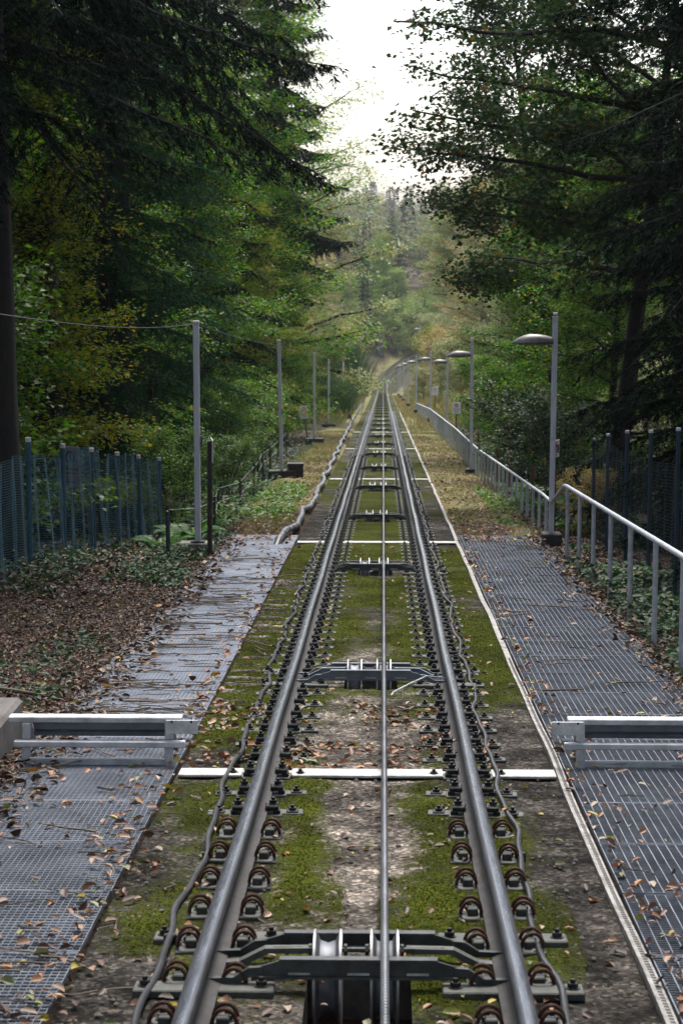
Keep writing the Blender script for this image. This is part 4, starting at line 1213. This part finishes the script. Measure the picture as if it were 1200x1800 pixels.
# ---- second rows that close the wood
row = 'trees packed in the wood behind the front row'
bl = [('spruce_a', -8.5, 27), ('beech_b', -8.6, 34), ('spruce_a', -8.2, 40), ('beech_b', -9.4, 47), ('spruce_b', -8.2, 54), ('beech_b', -7.6, 62), ('spruce_b', -7.8, 70), ('beech_b', -7.8, 80), ('spruce_b', -7.6, 90),
      ('beech_b', -12.5, 38), ('spruce_b', -12.5, 52), ('beech_b', -12, 66), ('douglas', -8.5, 104), ('beech_b', -8.6, 126), ('spruce_a', -12, 30), ('spruce_b', -16, 44)]
for k, u, d in bl:
    nm = {'s': 'spruce_tree', 'b': 'beech_tree', 'd': 'conifer_tree'}[k[0]]
    plant(k, nm, u, d, f'{"dark conifer" if k[0] != "b" else "leafy beech"} deep in the wood behind the bare poles', 'tree', row, s=random.uniform(.9, 1.1))
br = [('spruce_a', 7.6, 27), ('spruce_b', 8.4, 34), ('spruce_b', 8.0, 42), ('beech_b', 8.8, 50), ('spruce_b', 8.6, 58), ('beech_b', 8.4, 70), ('beech_b', 9.0, 80), ('spruce_b', 9.4, 92), ('beech_b', 9.2, 108),
      ('spruce_b', 12.5, 38), ('beech_b', 13, 54), ('spruce_b', 13, 70), ('beech_b', 9.5, 126)]
for k, u, d in br:
    nm = {'s': 'spruce_tree', 'b': 'beech_tree', 'd': 'conifer_tree'}[k[0]]
    plant(k, nm, u, d, f'{"dark conifer" if k[0] != "b" else "leafy beech"} deep in the wood behind the street lamps', 'tree', row, s=random.uniform(.9, 1.1))
# ---- trees added beside and behind the camera to shade the near track
for k, u, d, s in (('spruce_b', -6.2, 14, 1.0), ('spruce_b', 6.4, 15, 1.0), ('spruce_b', -4.6, 8, 1.0), ('spruce_b', 4.7, 9, 1.0), ('beech_b', 8, -14, 1.3), ('beech_b', -9, -14, 1.3), ('beech_b', -12, 4, 1.2), ('beech_b', 12, 4, 1.2), ('spruce_b', -11, 12, 1.1), ('spruce_b', 12, 13, 1.1), ('spruce_b', -6.0, 2, 1.0), ('spruce_b', 6.0, 3, 1.0), ('beech_b', -5.5, -8, 1.2), ('beech_b', 5.5, -7, 1.2), ('spruce_b', -9, 18, 1.0), ('spruce_b', 9.5, 20, 1.0)):
    plant(k, 'spruce_tree' if k[0] == 's' else 'beech_tree', u, d, 'tall tree added for shade beside the top of the track, mostly out of view', 'tree', 'shade trees added beside the top of the track', s=s)

# ---- corridor further down
gA = 'autumn trees along the lower track'
far_trees = [('beech_b', 8, 138, 1.0, 'olive'), ('beech_b', 7.5, 158, 1.0, 'autumn'), ('beech_b', 9, 176, 1.1, 'olive'), ('oak', 8.5, 196, 1.1, 'olive'), ('beech_b', 11, 214, 1.2, 'autumn'), ('beech_b', 9.5, 238, 1.15, 'olive'), ('beech_b', 12, 262, 1.2, 'autumn'), ('beech_b', 14, 300, 1.3, 'olive'), ('spruce_b', 13, 232, .9, None),
             ('beech_b', -8.5, 142, .9, None), ('spruce_b', -9.5, 158, .8, None), ('beech_b', -9, 176, 1.0, 'yellowgreen'), ('douglas', -9.5, 198, .85, None), ('beech_b', -10, 220, 1.0, 'autumn'), ('beech_b', -9, 246, 1.0, 'olive'), ('beech_b', -9, 275, 1.1, 'autumn'), ('beech_b', -9, 305, 1.1, 'olive'), ('spruce_b', -12, 330, .8, None)]
for k, u, d, s, mt in far_trees:
    lab = {'olive': 'olive tinted beech', 'autumn': 'beech in orange autumn leaf', 'yellowgreen': 'yellow green beech', None: 'green tree'}[mt]
    if k[0] == 's': lab = 'dark spruce'
    if k[0] == 'd': lab = 'grey conifer'
    if k[0] == 'o': lab = 'olive tinted oak'
    sd = 'lamp side' if u > 0 else 'bare pole side'
    plant(k, {'s': 'spruce_tree', 'b': 'beech_tree', 'd': 'conifer_tree', 'o': 'oak_tree'}[k[0]], u, d, f'{lab} on the {sd} of the lower track in haze', 'tree', gA, s=s, mat=M[mt] if mt else None, sink=.4)
# across the end of the line
end_trees = []
rnd = random.Random(12)
for i in range(64):
    d = rnd.uniform(366, 470); u = rnd.uniform(-36, 40)
    if abs(u - float(curve(d)) - 1) < 6 and d < 405: u -= 14
    end_trees.append((u, d))
for i, (u, d) in enumerate(end_trees):
    k = rnd.choice(['beech_b', 'beech_b', 'beech_a', 'oak', 'spruce_a']) if d > 420 else rnd.choice(['beech_a', 'beech_a', 'beech_b', 'spruce_a'])
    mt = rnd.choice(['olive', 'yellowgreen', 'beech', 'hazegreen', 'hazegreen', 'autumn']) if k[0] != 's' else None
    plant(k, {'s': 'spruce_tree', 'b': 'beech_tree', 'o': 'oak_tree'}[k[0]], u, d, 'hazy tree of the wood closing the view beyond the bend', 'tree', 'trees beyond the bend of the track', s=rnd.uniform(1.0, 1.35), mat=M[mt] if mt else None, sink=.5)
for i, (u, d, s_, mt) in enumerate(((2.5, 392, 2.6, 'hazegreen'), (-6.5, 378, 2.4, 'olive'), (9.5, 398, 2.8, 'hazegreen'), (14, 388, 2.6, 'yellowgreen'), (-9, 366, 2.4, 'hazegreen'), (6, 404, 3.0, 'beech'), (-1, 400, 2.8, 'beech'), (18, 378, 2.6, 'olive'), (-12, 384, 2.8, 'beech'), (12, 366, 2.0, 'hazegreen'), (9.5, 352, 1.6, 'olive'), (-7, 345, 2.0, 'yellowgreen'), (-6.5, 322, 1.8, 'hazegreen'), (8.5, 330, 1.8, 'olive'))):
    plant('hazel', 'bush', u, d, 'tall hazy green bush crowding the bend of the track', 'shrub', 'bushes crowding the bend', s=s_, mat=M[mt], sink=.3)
# the hill wood: one mass of crowns
rngF = np.random.default_rng(77); parts = []; 
def far_crown(kind, n, seed):
    r = np.random.default_rng(seed)
    if kind == 'c':
        z = r.random(n) ** 1.2; rad = 3.0 * (1 - z) * r.uniform(.5, 1.0, n) + .1; a = r.random(n) * 6.283
        P = np.stack([rad * np.cos(a), rad * np.sin(a), 2 + 17 * z], -1)
        Dv = np.stack([np.cos(a), np.sin(a), np.full(n, -.35)], -1) + r.normal(0, .2, (n, 3))
        return leaves_arr(P, Dv, unit(np.array([0, 0, 1.0]) + r.normal(0, .4, (n, 3))), 1.0 * r.uniform(.6, 1.2, n), np.full(n, .55))
    bl_ = r.normal(0, 1, (9, 3)) * np.array([2.6, 2.6, 2.8]) + np.array([0, 0, 9.5])
    c = bl_[r.integers(0, 9, n)]; v = unit(r.normal(0, 1, (n, 3))); P = c + v * (2.3 * r.random(n) ** .35)[:, None]
    return leaves_arr(P, v + r.normal(0, .5, (n, 3)), unit(v + r.normal(0, .6, (n, 3))), .75 * r.uniform(.6, 1.3, n), np.full(n, .55))
protoF = [('b', far_crown('b', 800, i)) for i in range(4)] + [('c', far_crown('c', 520, 9))]
pb = []; pc = []
for i in range(900):
    d = 475 + 700 * rngF.random(); u = rngF.uniform(-1, 1) * (30 + d * .17)
    kind, (V, F) = protoF[rngF.integers(0, 5)] if d < 820 else protoF[rngF.choice([0, 2, 4, 4, 4])]
    a = rngF.random() * 6.28; s = rngF.uniform(.8, 1.35); c, s_n = math.cos(a), math.sin(a)
    Vr = np.stack([V[:, 0] * c - V[:, 1] * s_n, V[:, 0] * s_n + V[:, 1] * c, V[:, 2] * 1.0], -1) * s
    g = G(u, d, -.5); Vr = Vr + np.array(g)
    (pc if kind == 'c' else pb).append((Vr, F))
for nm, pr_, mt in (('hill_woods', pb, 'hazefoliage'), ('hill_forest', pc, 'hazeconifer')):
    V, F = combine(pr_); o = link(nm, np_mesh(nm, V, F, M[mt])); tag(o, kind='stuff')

# ------------------------------------------------------------------ shrubs, broom, ferns
def broom(seed, n, h, r):
    rng = np.random.default_rng(seed); P = np.stack([rng.normal(0, r * .35, n), rng.normal(0, r * .35, n), rng.random(n) * h * .55], -1)
    az = np.arctan2(P[:, 1], P[:, 0]) + rng.normal(0, .5, n)
    Dv = np.stack([np.cos(az) * .35, np.sin(az) * .35, np.ones(n)], -1) + rng.normal(0, .14, (n, 3))
    L = h * rng.uniform(.25, .5, n)
    return leaves_arr(P, Dv, unit(rng.normal(0, 1, (n, 3))), L, np.full(n, .03), False, .1, .05)
V, F = broom(5, 6000, 4.2, 2.4); BRM = np_mesh('broom_shoots', V, F, M['broom'])
def broom_bush(u, d, s, lab):
    root = empty('broom_shrub', G(u, d, -.1), random.uniform(0, 6), s); link('shoots', BRM, root)
    t = MB()
    for k in range(6): t.tube([(0, 0, 0), (.5 * math.cos(k), .5 * math.sin(k), .9)], [.03, .015], 5)
    t.build('stem', M['bark'], root); tag(root, lab, 'shrub')
broom_bush(-4.1, 146, 1.35, 'feathery blue green broom shrub on the bank beside the yellow bushes')
broom_bush(-3.3, 128, .7, 'small upright broom shrub low on the bank by the fourth pole')
sh = [(-4.2, 119, 1.1, 'hazel', 'shrub', 'dense green bush around the foot of the fourth bare pole'), (-4.8, 106, 1.0, 'hazel', 'shrub', 'bushy green shrub with broad leaves before the fourth bare pole'),
      (-3.7, 168, 1.4, 'hazel', 'yellowgreen', 'yellow bush in yellow green leaf on the bank above the track'), (-3.9, 190, 1.6, 'hazel', 'yellowgreen', 'lime yellow bush at the lip of the cutting'), (-4.4, 215, 1.8, 'hazel', 'autumn', 'orange bush high on the far bank'), (-3.2, 205, 1.0, 'hazel', 'yellowgreen', 'low yellow bush leaning to the track edge'),
      (-3.7, 46, .45, 'hazel', 'shrub', 'light green sapling bush beside the low wire fence'), (-3.9, 38.5, .55, 'hazel', 'shrub', 'small green bush by the end of the blue netting'), (-4.5, 58, .8, 'hazel', 'shrub', 'low green bush behind the second bare pole'), (-4.8, 74, .8, 'hazel', 'shrub', 'green bush behind the tilted white sign'), (-4.5, 65, .7, 'hazel_pale', None, 'greyish bush between second and third bare poles'), (-4.7, 92, .9, 'hazel', 'shrub', 'rounded bush past the third bare pole'),
      (3.75, 37.3, .34, 'hazel', 'autumn', 'red and yellow leaved bush behind the nearest street lamp'), (3.9, 44, .75, 'hazel_pale', None, 'pale leafy bush behind the start of the far handrail'), (3.8, 52, .8, 'hazel_pale', None, 'grey green bush behind the far handrail by the red stakes'), (4.5, 60, .9, 'hazel', 'beech', 'green bush behind the second street lamp'), (4.7, 70, .9, 'hazel', 'beech', 'green bush overhanging the far handrail'), (4.9, 92, 1.0, 'hazel', 'beech', 'green bush below the nearer white sign'), (4.9, 97, 1.0, 'hazel', 'beech', 'dark green bush behind the third street lamp'), (4.9, 110, .9, 'hazel', 'olive', 'olive bush below the farther white sign'),
      (4.4, 136, 1.1, 'hazel', 'olive', 'olive bush on the dry grass bank'), (3.2, 158, .8, 'hazel', 'olive', 'small bush at the foot of the dry bank'), (5.0, 170, 1.3, 'hazel', 'autumn', 'rusty bush on the crest of the dry bank'), (5.2, 205, 1.5, 'hazel', 'yellowgreen', 'yellow green bush on top of the far dry bank'), (3.4, 190, .9, 'hazel', 'olive', 'olive bush beside the distant lamp row'), (4.6, 150, 1.0, 'hazel', 'autumn', 'brownish bush high on the dry bank')]
for u, d, s, k, mt, lab in sh:
    plant(k, 'bush', u, d, lab, 'shrub', s=s, mat=M[mt] if mt else None, sink=.1)
def fern(seed):
    rng = np.random.default_rng(seed); parts = []
    for k in range(13):
        az = k * 2.4 + rng.normal(0, .2); n = 34; t = np.linspace(.08, 1, n); L = rng.uniform(.6, .85)
        r = L * t * .8; z = L * (1.0 * t - .62 * t ** 2)
        Q = np.stack([r * math.cos(az), r * math.sin(az), z], -1); side = np.array([-math.sin(az), math.cos(az), 0]); T = unit(np.gradient(Q, axis=0))
        for s in (-1, 1):
            ln = .20 * L * np.sin(np.pi * np.minimum(1, .15 + .85 * t)) ** .8 + .01
            parts.append(leaves_arr(Q, side * s + T * .35, np.cross(side, T) + rng.normal(0, .1, (n, 3)), ln, np.full(n, .028), False, .1, .12))
        parts.append(leaves_arr(Q[:1], np.array([[math.cos(az), math.sin(az), 1.0]]), np.array([[0, 0, 1.0]]), np.array([L * .5]), np.array([.01])))
    return combine(parts)
V, F = fern(2); FERN = np_mesh('fern_fronds', V, F, M['fern'])
for u, d, s, lab in ((-3.45, 35.2, 1.1, 'tall green fern behind the footing of the tall square pole'), (-3.35, 38.0, 1.0, 'green fern beside the low wire fence stakes'), (-3.6, 33.2, .9, 'fern at the end of the blue netting'), (-3.3, 50.5, 1.0, 'pale fern by the second bare pole'),
                     (3.35, 42, 1.2, 'large fern arching behind the far handrail near the lamp'), (3.4, 45.5, 1.2, 'fern behind the far handrail beside the first red stake'), (3.3, 49, 1.0, 'smaller fern behind the far handrail'), (3.5, 37.5, .9, 'fern in front of the dark blue netting corner'), (3.5, 28.5, .8, 'fern in shade behind the near handrail')):
    o = link('fern', FERN, None, G(u, d, -.03)); o.rotation_euler.z = random.uniform(0, 6); o.scale = (s, s, s); tag(o, lab, 'fern', 'ferns along the fences')

# ------------------------------------------------------------------ ground cover, litter, grass, moss (stuff)
def surfz(u, d, top=True):
    """height of whatever lies on top at u, d (bed, grating or soil)"""
    z = base(d) + GHT(u, d)
    bed = (u > BL) & (u < BR); z = np.where(bed, base(d) + bedh(u, d), z)
    wk = (d < 35.0) & (((u > -2.67) & (u < -1.47)) | ((u > 1.30) & (u < 2.70)))
    return np.where(wk, base(d) + .016, z)
def scatter_leaves(n, ufn, dfn, size, keep=None, seed=1, lift=.01, tilt=.35):
    rng = np.random.default_rng(seed); u = ufn(rng, n); d = dfn(rng, n)
    if keep is not None:
        k = keep(u, d, rng); u, d = u[k], d[k]
    n = len(u); P = np.stack([u, d, surfz(u, d) + lift * rng.random(n) + .004], -1)
    a = rng.random(n) * 6.283; Dv = np.stack([np.cos(a), np.sin(a), rng.normal(.05, tilt * .5, n)], -1)
    Nn = unit(np.array([0, 0, 1.0]) + rng.normal(0, tilt, (n, 3))); L = size * rng.uniform(.5, 1.35, n)
    return leaves_arr(P, Dv, Nn, L, L * rng.uniform(.4, .75, n), True, .55, .05)
U_ = lambda a, b: (lambda r, n: r.uniform(a, b, n))
Dn = lambda a, b, p=1.6: (lambda r, n: a + (b - a) * r.random(n) ** p)
parts = [scatter_leaves(62000, U_(-6.5, -2.55), Dn(9, 40, 1.2), .047, seed=1, lift=.03, tilt=.5), scatter_leaves(22000, U_(2.6, 5.0), Dn(9, 40, 1.2), .062, seed=2, lift=.03, tilt=.5),
         scatter_leaves(2600, U_(-6, -3.4), Dn(24, 38, 1.0), .075, seed=41, lift=.26, tilt=.6), scatter_leaves(1500, U_(-2.7, -2.25), Dn(8, 34, 1.2), .08, seed=11, lift=.03, tilt=.5), scatter_leaves(500, U_(2.45, 2.75), Dn(8, 34, 1.2), .08, seed=12, lift=.03, tilt=.5)]
V, F = combine(parts); tag(link('leaf_litter', np_mesh('leaf_litter', V, F, M['litter'])), kind='stuff')
clump = lambda th, sc_: (lambda u, d, r: fbm(u * sc_ + 5, d * sc_ * .7, 3) > th)
edge = lambda e, w: (lambda u, d, r: r.random(len(u)) < np.exp(-np.abs(u - e) / w))
parts = [scatter_leaves(520, U_(-2.66, -1.5), Dn(8, 34, 1.5), .066, seed=3, keep=lambda u, d, r: r.random(len(u)) < .85), scatter_leaves(380, U_(1.3, 2.7), Dn(8, 34, 1.4), .066, seed=4),
         scatter_leaves(2400, U_(-1.75, -1.0), Dn(8, 33, 1.6), .066, seed=5, keep=edge(-1.52, .09), lift=.05, tilt=.5), scatter_leaves(1600, U_(1.25, 1.7), Dn(8, 33, 1.5), .066, seed=6, keep=edge(1.32, .08), lift=.05, tilt=.5),
         scatter_leaves(520, U_(-1.4, 1.2), Dn(8.5, 34, 1.5), .062, seed=7, lift=.015), scatter_leaves(900, U_(-1.4, .8), Dn(14.3, 17.2, 1.0), .07, seed=8, keep=clump(.50, 2.0), lift=.02, tilt=.5),
         scatter_leaves(900, U_(-1.2, 1.0), Dn(8.5, 34, 1.4), .06, seed=9, keep=lambda u, d, r: np.minimum(np.abs(np.abs(u - UC) - .86), np.abs(np.abs(u - UC) - .54)) < .07, lift=.02),
         scatter_leaves(2200, U_(-2.6, -1.55), Dn(34, 80, 1.3), .08, seed=10), scatter_leaves(3200, U_(1.3, 2.7), Dn(34, 90, 1.3), .08, seed=13)]
V, F = combine(parts); tag(link('fallen_leaves', np_mesh('fallen_leaves', V, F, M['litterbright'])), kind='stuff')
# small twigs lying about
def twigs(n, regions, seed):
    rng = np.random.default_rng(seed); mb = MB()
    for i in range(n):
        (u0, u1_, d0, d1, al) = regions[rng.integers(0, len(regions))]
        u = rng.uniform(u0, u1_); d = d0 + (d1 - d0) * rng.random() ** 1.3; L = rng.uniform(.12, .5) * (1 if d < 20 else 1.3); a = rng.normal(0, al) + (math.pi if rng.random() < .5 else 0)
        pts = []; k = 5
        for j in range(k):
            t = j / (k - 1) - .5; x = u + L * t * math.cos(a) + rng.normal(0, .012); y = d + L * t * math.sin(a) + rng.normal(0, .012)
            pts.append((x, y, float(surfz(np.array([x]), np.array([y]))[0]) + .012 + .012 * rng.random()))
        r0 = rng.uniform(.003, .0085); mb.tube(pts, [r0, r0 * .95, r0 * .85, r0 * .7, r0 * .4], 5)
    return mb
tw = twigs(520, [(-2.65, -1.55, 8.5, 33, .7)] * 4 + [(1.4, 2.65, 8.5, 33, .7)] * 2 + [(-4.6, -2.6, 12, 30, 1.0)] * 3 + [(2.7, 3.6, 13, 30, 1.0)] + [(-1.4, -1.1, 9, 30, .6)] + [(-2.65, -1.5, 16, 28, .25)] * 6, 4)
tag(tw.build('twig_litter', M['twig']), kind='stuff')
# darker rows of dirt that gather on the seams of the bank side grating
sticks = [(-2.42, 10.9, .55, 1.15, .009, 'paletwig', 'long pale peeled stick lying on the near bank side grating'), (-2.15, 9.5, .32, .05, .018, 'twig', 'stubby mossy stick across a seam of the near bank side grating'),
          (-2.42, 9.05, .30, -.25, .022, 'twig', 'thick reddish bark piece on the bank side grating near the camera'), (-3.25, 17.0, 1.7, -.42, .035, 'paletwig', 'long grey fallen branch on the soil above the retaining wall'), (-3.5, 18.0, 1.3, -.30, .03, 'twig', 'dark fallen branch lying on the bank behind the grey branch'),
          (1.60, 17.9, .40, .25, .012, 'twig', 'bent dark stick on the handrail side grating just beyond the step frame'), (2.35, 18.4, .60, .15, .008, 'twig', 'thin long twig on the handrail side grating near its outer edge'), (-1.95, 17.2, .5, .06, .012, 'paletwig', 'brown stick lying across the bank side grating beyond the frame'), (2.5, 10.3, .35, .2, .014, 'twig', 'dark curled stick on the near handrail side grating')]
for u, d, L, a, r, mt, lab in sticks:
    mb = MB(); pts = []; rr = random.Random(int(u * 100))
    for j in range(8):
        t = j / 7 - .5; x = u + L * t * math.cos(a) + rr.gauss(0, .008); y = d + L * t * math.sin(a) * 1.0 + rr.gauss(0, .008)
        pts.append(Vector((x, y, float(surfz(np.array([x]), np.array([y]))[0]) + r + .004)))
    o0 = pts[0].copy(); mb.tube([p - o0 for p in pts], [r * (1 - .5 * j / 7) for j in range(8)], 8)
    tag(mb.build('stick', M[mt], loc=o0, smooth_=True), lab, 'stick', 'sticks lying on the walkways')
# ground cover leaves
def cover(n, ufn, dfn, size, seed, th, hh):
    rng = np.random.default_rng(seed); u = ufn(rng, n); d = dfn(rng, n)
    dn = fbm(u * .9 + seed, d * .5, 3); k = dn > th; u, d, dn = u[k], d[k], dn[k]; n = len(u)
    h = hh * rng.random(n) * np.clip((dn - th) * 6, .1, 1)
    P = np.stack([u, d, base(d) + GHT(u, d) + h + .02], -1); a = rng.random(n) * 6.283
    Dv = np.stack([np.cos(a), np.sin(a), rng.normal(-.1, .3, n)], -1); L = size * rng.uniform(.6, 1.3, n)
    return leaves_arr(P, Dv, unit(np.array([0, -.25, 1.0]) + rng.normal(0, .4, (n, 3))), L, L * .7, True, .35, .1)
lb_keep = lambda r, n: -3.0 - 3.5 * r.random(n) ** .7
parts = [cover(17000, lambda r, n: r.uniform(-6.5, -4.1, n), Dn(22, 40, 1.0), .075, 3, .47, .24), cover(1600, lambda r, n: r.uniform(-4.6, -2.9, n), Dn(14.5, 22, 1.0), .075, 5, .58, .10), cover(6000, lambda r, n: r.uniform(-3.8, -2.6, n), Dn(27, 40, 1.0), .075, 15, .46, .18),
         cover(14000, lambda r, n: r.uniform(2.85, 5.2, n), Dn(14, 44, 1.0), .10, 7, .42, .30), cover(7000, lambda r, n: r.uniform(-5.5, -2.75, n), Dn(36, 90, 1.0), .10, 9, .42, .4), cover(9000, lambda r, n: r.uniform(2.9, 5.5, n), Dn(40, 110, 1.0), .11, 10, .42, .5)]
V, F = combine(parts); tag(link('undergrowth', np_mesh('undergrowth', V, F, M['ivy'])), kind='stuff')
parts = [cover(3500, lambda r, n: r.uniform(-3.3, -1.8, n), Dn(35.2, 52, 1.0), .09, 21, .46, .16), cover(1200, lambda r, n: r.uniform(2.2, 2.9, n), Dn(35.2, 52, 1.0), .08, 22, .5, .12), cover(1800, lambda r, n: r.uniform(-4.2, -3.0, n), Dn(35, 46, 1.0), .12, 23, .42, .35)]
V, F = combine(parts); tag(link('bright_undergrowth', np_mesh('bright_undergrowth', V, F, M['shrub'])), kind='stuff')
def blades(n, ufn, dfn, hgt, seed, th, wd=.008):
    rng = np.random.default_rng(seed); u = ufn(rng, n); d = dfn(rng, n); k = fbm(u * 1.3 + seed, d * .6, 3) > th; u, d = u[k], d[k]; n = len(u)
    P = np.stack([u, d, base(d) + GHT(u, d) - .01], -1); Dv = rng.normal(0, .45, (n, 3)); Dv[:, 2] = 1
    L = hgt * rng.uniform(.4, 1.2, n); return leaves_arr(P, Dv, unit(rng.normal(0, 1, (n, 3))), L, np.full(n, wd) * np.clip(d / 45, 1, 4), False, .1, .25)
parts = [blades(16000, U_(-3.2, -1.62), Dn(35, 100, 1.2), .10, 3, .42), blades(16000, U_(1.32, 2.9), Dn(35, 110, 1.2), .09, 4, .44), blades(16000, U_(2.9, 6), Dn(105, 260, 1.0), .9, 5, .35, .02), blades(9000, U_(-5, -2.2), Dn(110, 260, 1.0), .7, 6, .38, .02), blades(6000, U_(1.3, 2.9), Dn(100, 260, 1.0), .3, 7, .4, .015)]
V, F = combine(parts); tag(link('dry_grass', np_mesh('dry_grass', V, F, M['drygrass'])), kind='stuff')
parts = [blades(9000, U_(-3.3, -1.7), Dn(35, 80, 1.2), .14, 13, .5), blades(5000, U_(1.4, 2.9), Dn(38, 110, 1.2), .12, 14, .52), blades(9000, U_(2.8, 6), Dn(105, 260, 1.0), .8, 15, .5, .02)]
V, F = combine(parts); tag(link('grass', np_mesh('grass', V, F, M['grass'])), kind='stuff')
# moss tufts standing on the bed
rng = np.random.default_rng(31); n = 230000
u = rng.uniform(BL + .01, BR - .01, n); d = 8.3 + 24 * rng.random(n) ** 1.35
mv = moss_fn(u, d) * (~ribs(u, d)); pitm = np.zeros(n, bool)
for i in range(0, 8, 2): pitm |= (d > marks[i]) & (d < marks[i + 1]) & (np.abs(u - UC) < .25)
k = (rng.random(n) < np.clip((mv + 1.0 * (vnoise(u * 24, d * 24) - .5) + 1.1 * (fbm(u * 5, d * 5, 3) - .5) - .42) * 1.5, 0, 1)) & ~pitm; u, d = u[k], d[k]; n = len(u)
P = np.stack([u, d, base(d) + bedh(u, d) - .004], -1); Dv = rng.normal(0, .6, (n, 3)); Dv[:, 2] = 1
V, F = leaves_arr(P, Dv, unit(rng.normal(0, 1, (n, 3))), .0115 * rng.uniform(.35, 1.6, n), np.full(n, .008), False, .2, .1)
tag(link('moss', np_mesh('moss', V, F, M['mosstuft'])), kind='stuff')
# pebbles and crumbs on the bed
mb = MB(); rng = np.random.default_rng(8)
for i in range(900):
    u = rng.uniform(-1.4, 1.15); d = 8.4 + 10 * rng.random() ** 1.2
    if abs(u - UC) < .25 and (8.4 < d < 9.7 or 18 < d < 18.9): continue
    r = rng.uniform(.006, .016); c = Vector((u, d, float(base(d)) + .012))
    vs = [c + Vector((r * math.cos(a) * rng.uniform(.7, 1.2), r * math.sin(a) * rng.uniform(.7, 1.2), 0)) for a in np.arange(6) * 1.047] + [c + Vector((0, 0, r * .9))]
    mb.add(vs, [(j, (j + 1) % 6, 6) for j in range(6)])
tag(mb.build('gravel', M['wallgrey']), kind='stuff')

# ------------------------------------------------------------------ far structures at the bend
b = MB(); b.prism([(-1.2, 0), (.8, 0), (.25, 5.6), (-.4, 5.8)], 1, -6, 6)
o = b.build('retaining_wall', M['wallgrey'], loc=W(-3.7 + float(curve(372)), 384, -.5)); tag(o, 'tall pale concrete retaining wall beside the distant bend of the track', 'retaining wall')
b = MB(); b.box((0, 0, 5.0), (7, .5, .5), 0); b.box((0, 0, 5.8), (7, .06, .06), 0)
for x in (-3, -1, 1, 3): b.box((x, 0, 5.5), (.06, .06, .6), 0)
b.box((3.3, 0, 2.4), (.5, .5, 4.8), 0)
o = b.build('footbridge', M['dark_iron'], loc=W(float(curve(400)) + 1.5, 402, .3)); tag(o, 'dark footbridge crossing above the distant bend', 'footbridge')
b = MB(); b.box((0, 0, 0), (4.6, .5, .12), 0); o = b.build('dark_cross_band', M['soilbox'], loc=W(-.1, 284, .02)); tag(o, 'dark band laid across the distant track', 'drain')  # flat dark band across the bed

# ------------------------------------------------------------------ haze
b = MB(); b.box((0, 0, 0), (1150, 1640, 190), 0)
m, nt, out = newmat('valley_haze')
pv = N(nt, 'ShaderNodeVolumePrincipled', Density=.00012); pv.inputs['Color'].default_value = (.93, .95, 1, 1); pv.inputs['Anisotropy'].default_value = .2
nt.links.new(pv.outputs[0], out.inputs['Volume'])
hz = b.build('haze', m, loc=(0, 730, 45)); tag(hz, kind='stuff')

# ------------------------------------------------------------------ light
w = bpy.data.worlds.new('World'); sc.world = w; w.use_nodes = True
nt = w.node_tree; nt.nodes.clear()
SUN_EL, SUN_AZ = 64, 6           # azimuth clockwise from the view direction
sky = nt.nodes.new('ShaderNodeTexSky'); sky.sky_type = 'NISHITA'; sky.sun_disc = False
sky.sun_elevation = R(SUN_EL); sky.sun_rotation = R(SUN_AZ); sky.air_density = 1.2; sky.dust_density = 4.0; sky.ozone_density = 1.0
hs = N(nt, 'ShaderNodeHueSaturation', Saturation=.58); nt.links.new(sky.outputs[0], hs.inputs['Color'])
bg = N(nt, 'ShaderNodeBackground', Strength=.15); nt.links.new(hs.outputs[0], bg.inputs[0])
wo = nt.nodes.new('ShaderNodeOutputWorld'); nt.links.new(bg.outputs[0], wo.inputs[0])
sl = bpy.data.lights.new('sun', 'SUN'); sl.energy = 1.5; sl.angle = R(14); sl.color = (1, .96, .90)
so = bpy.data.objects.new('sun', sl); COL.objects.link(so)
dv = Vector((math.sin(R(SUN_AZ)) * math.cos(R(SUN_EL)), math.cos(R(SUN_AZ)) * math.cos(R(SUN_EL)), math.sin(R(SUN_EL))))
so.rotation_euler = dv.to_track_quat('Z', 'Y').to_euler()

# ------------------------------------------------------------------ camera
cam = bpy.data.cameras.new('camera'); co = bpy.data.objects.new('camera', cam); COL.objects.link(co)
cam.sensor_fit = 'VERTICAL'; cam.sensor_height = 36; cam.sensor_width = 24; cam.lens = 70.8
co.location = (0, .346, 2.8); co.rotation_euler = (R(90 - 7.1), 0, R(1.18))
cam.clip_start = .05; cam.clip_end = 6000
cam.dof.use_dof = True; cam.dof.focus_distance = 19; cam.dof.aperture_fstop = 5.6
sc.camera = co
sc.view_settings.view_transform = 'Standard'; sc.view_settings.look = 'None'; sc.view_settings.gamma = 1
sc.view_settings.exposure = 1.38
sc.render.engine = 'CYCLES'
cy = sc.cycles
cy.max_bounces = 6; cy.diffuse_bounces = 3; cy.glossy_bounces = 3; cy.transmission_bounces = 3; cy.volume_bounces = 0; cy.transparent_max_bounces = 4
cy.use_denoising = True; cy.caustics_reflective = False; cy.caustics_refractive = False
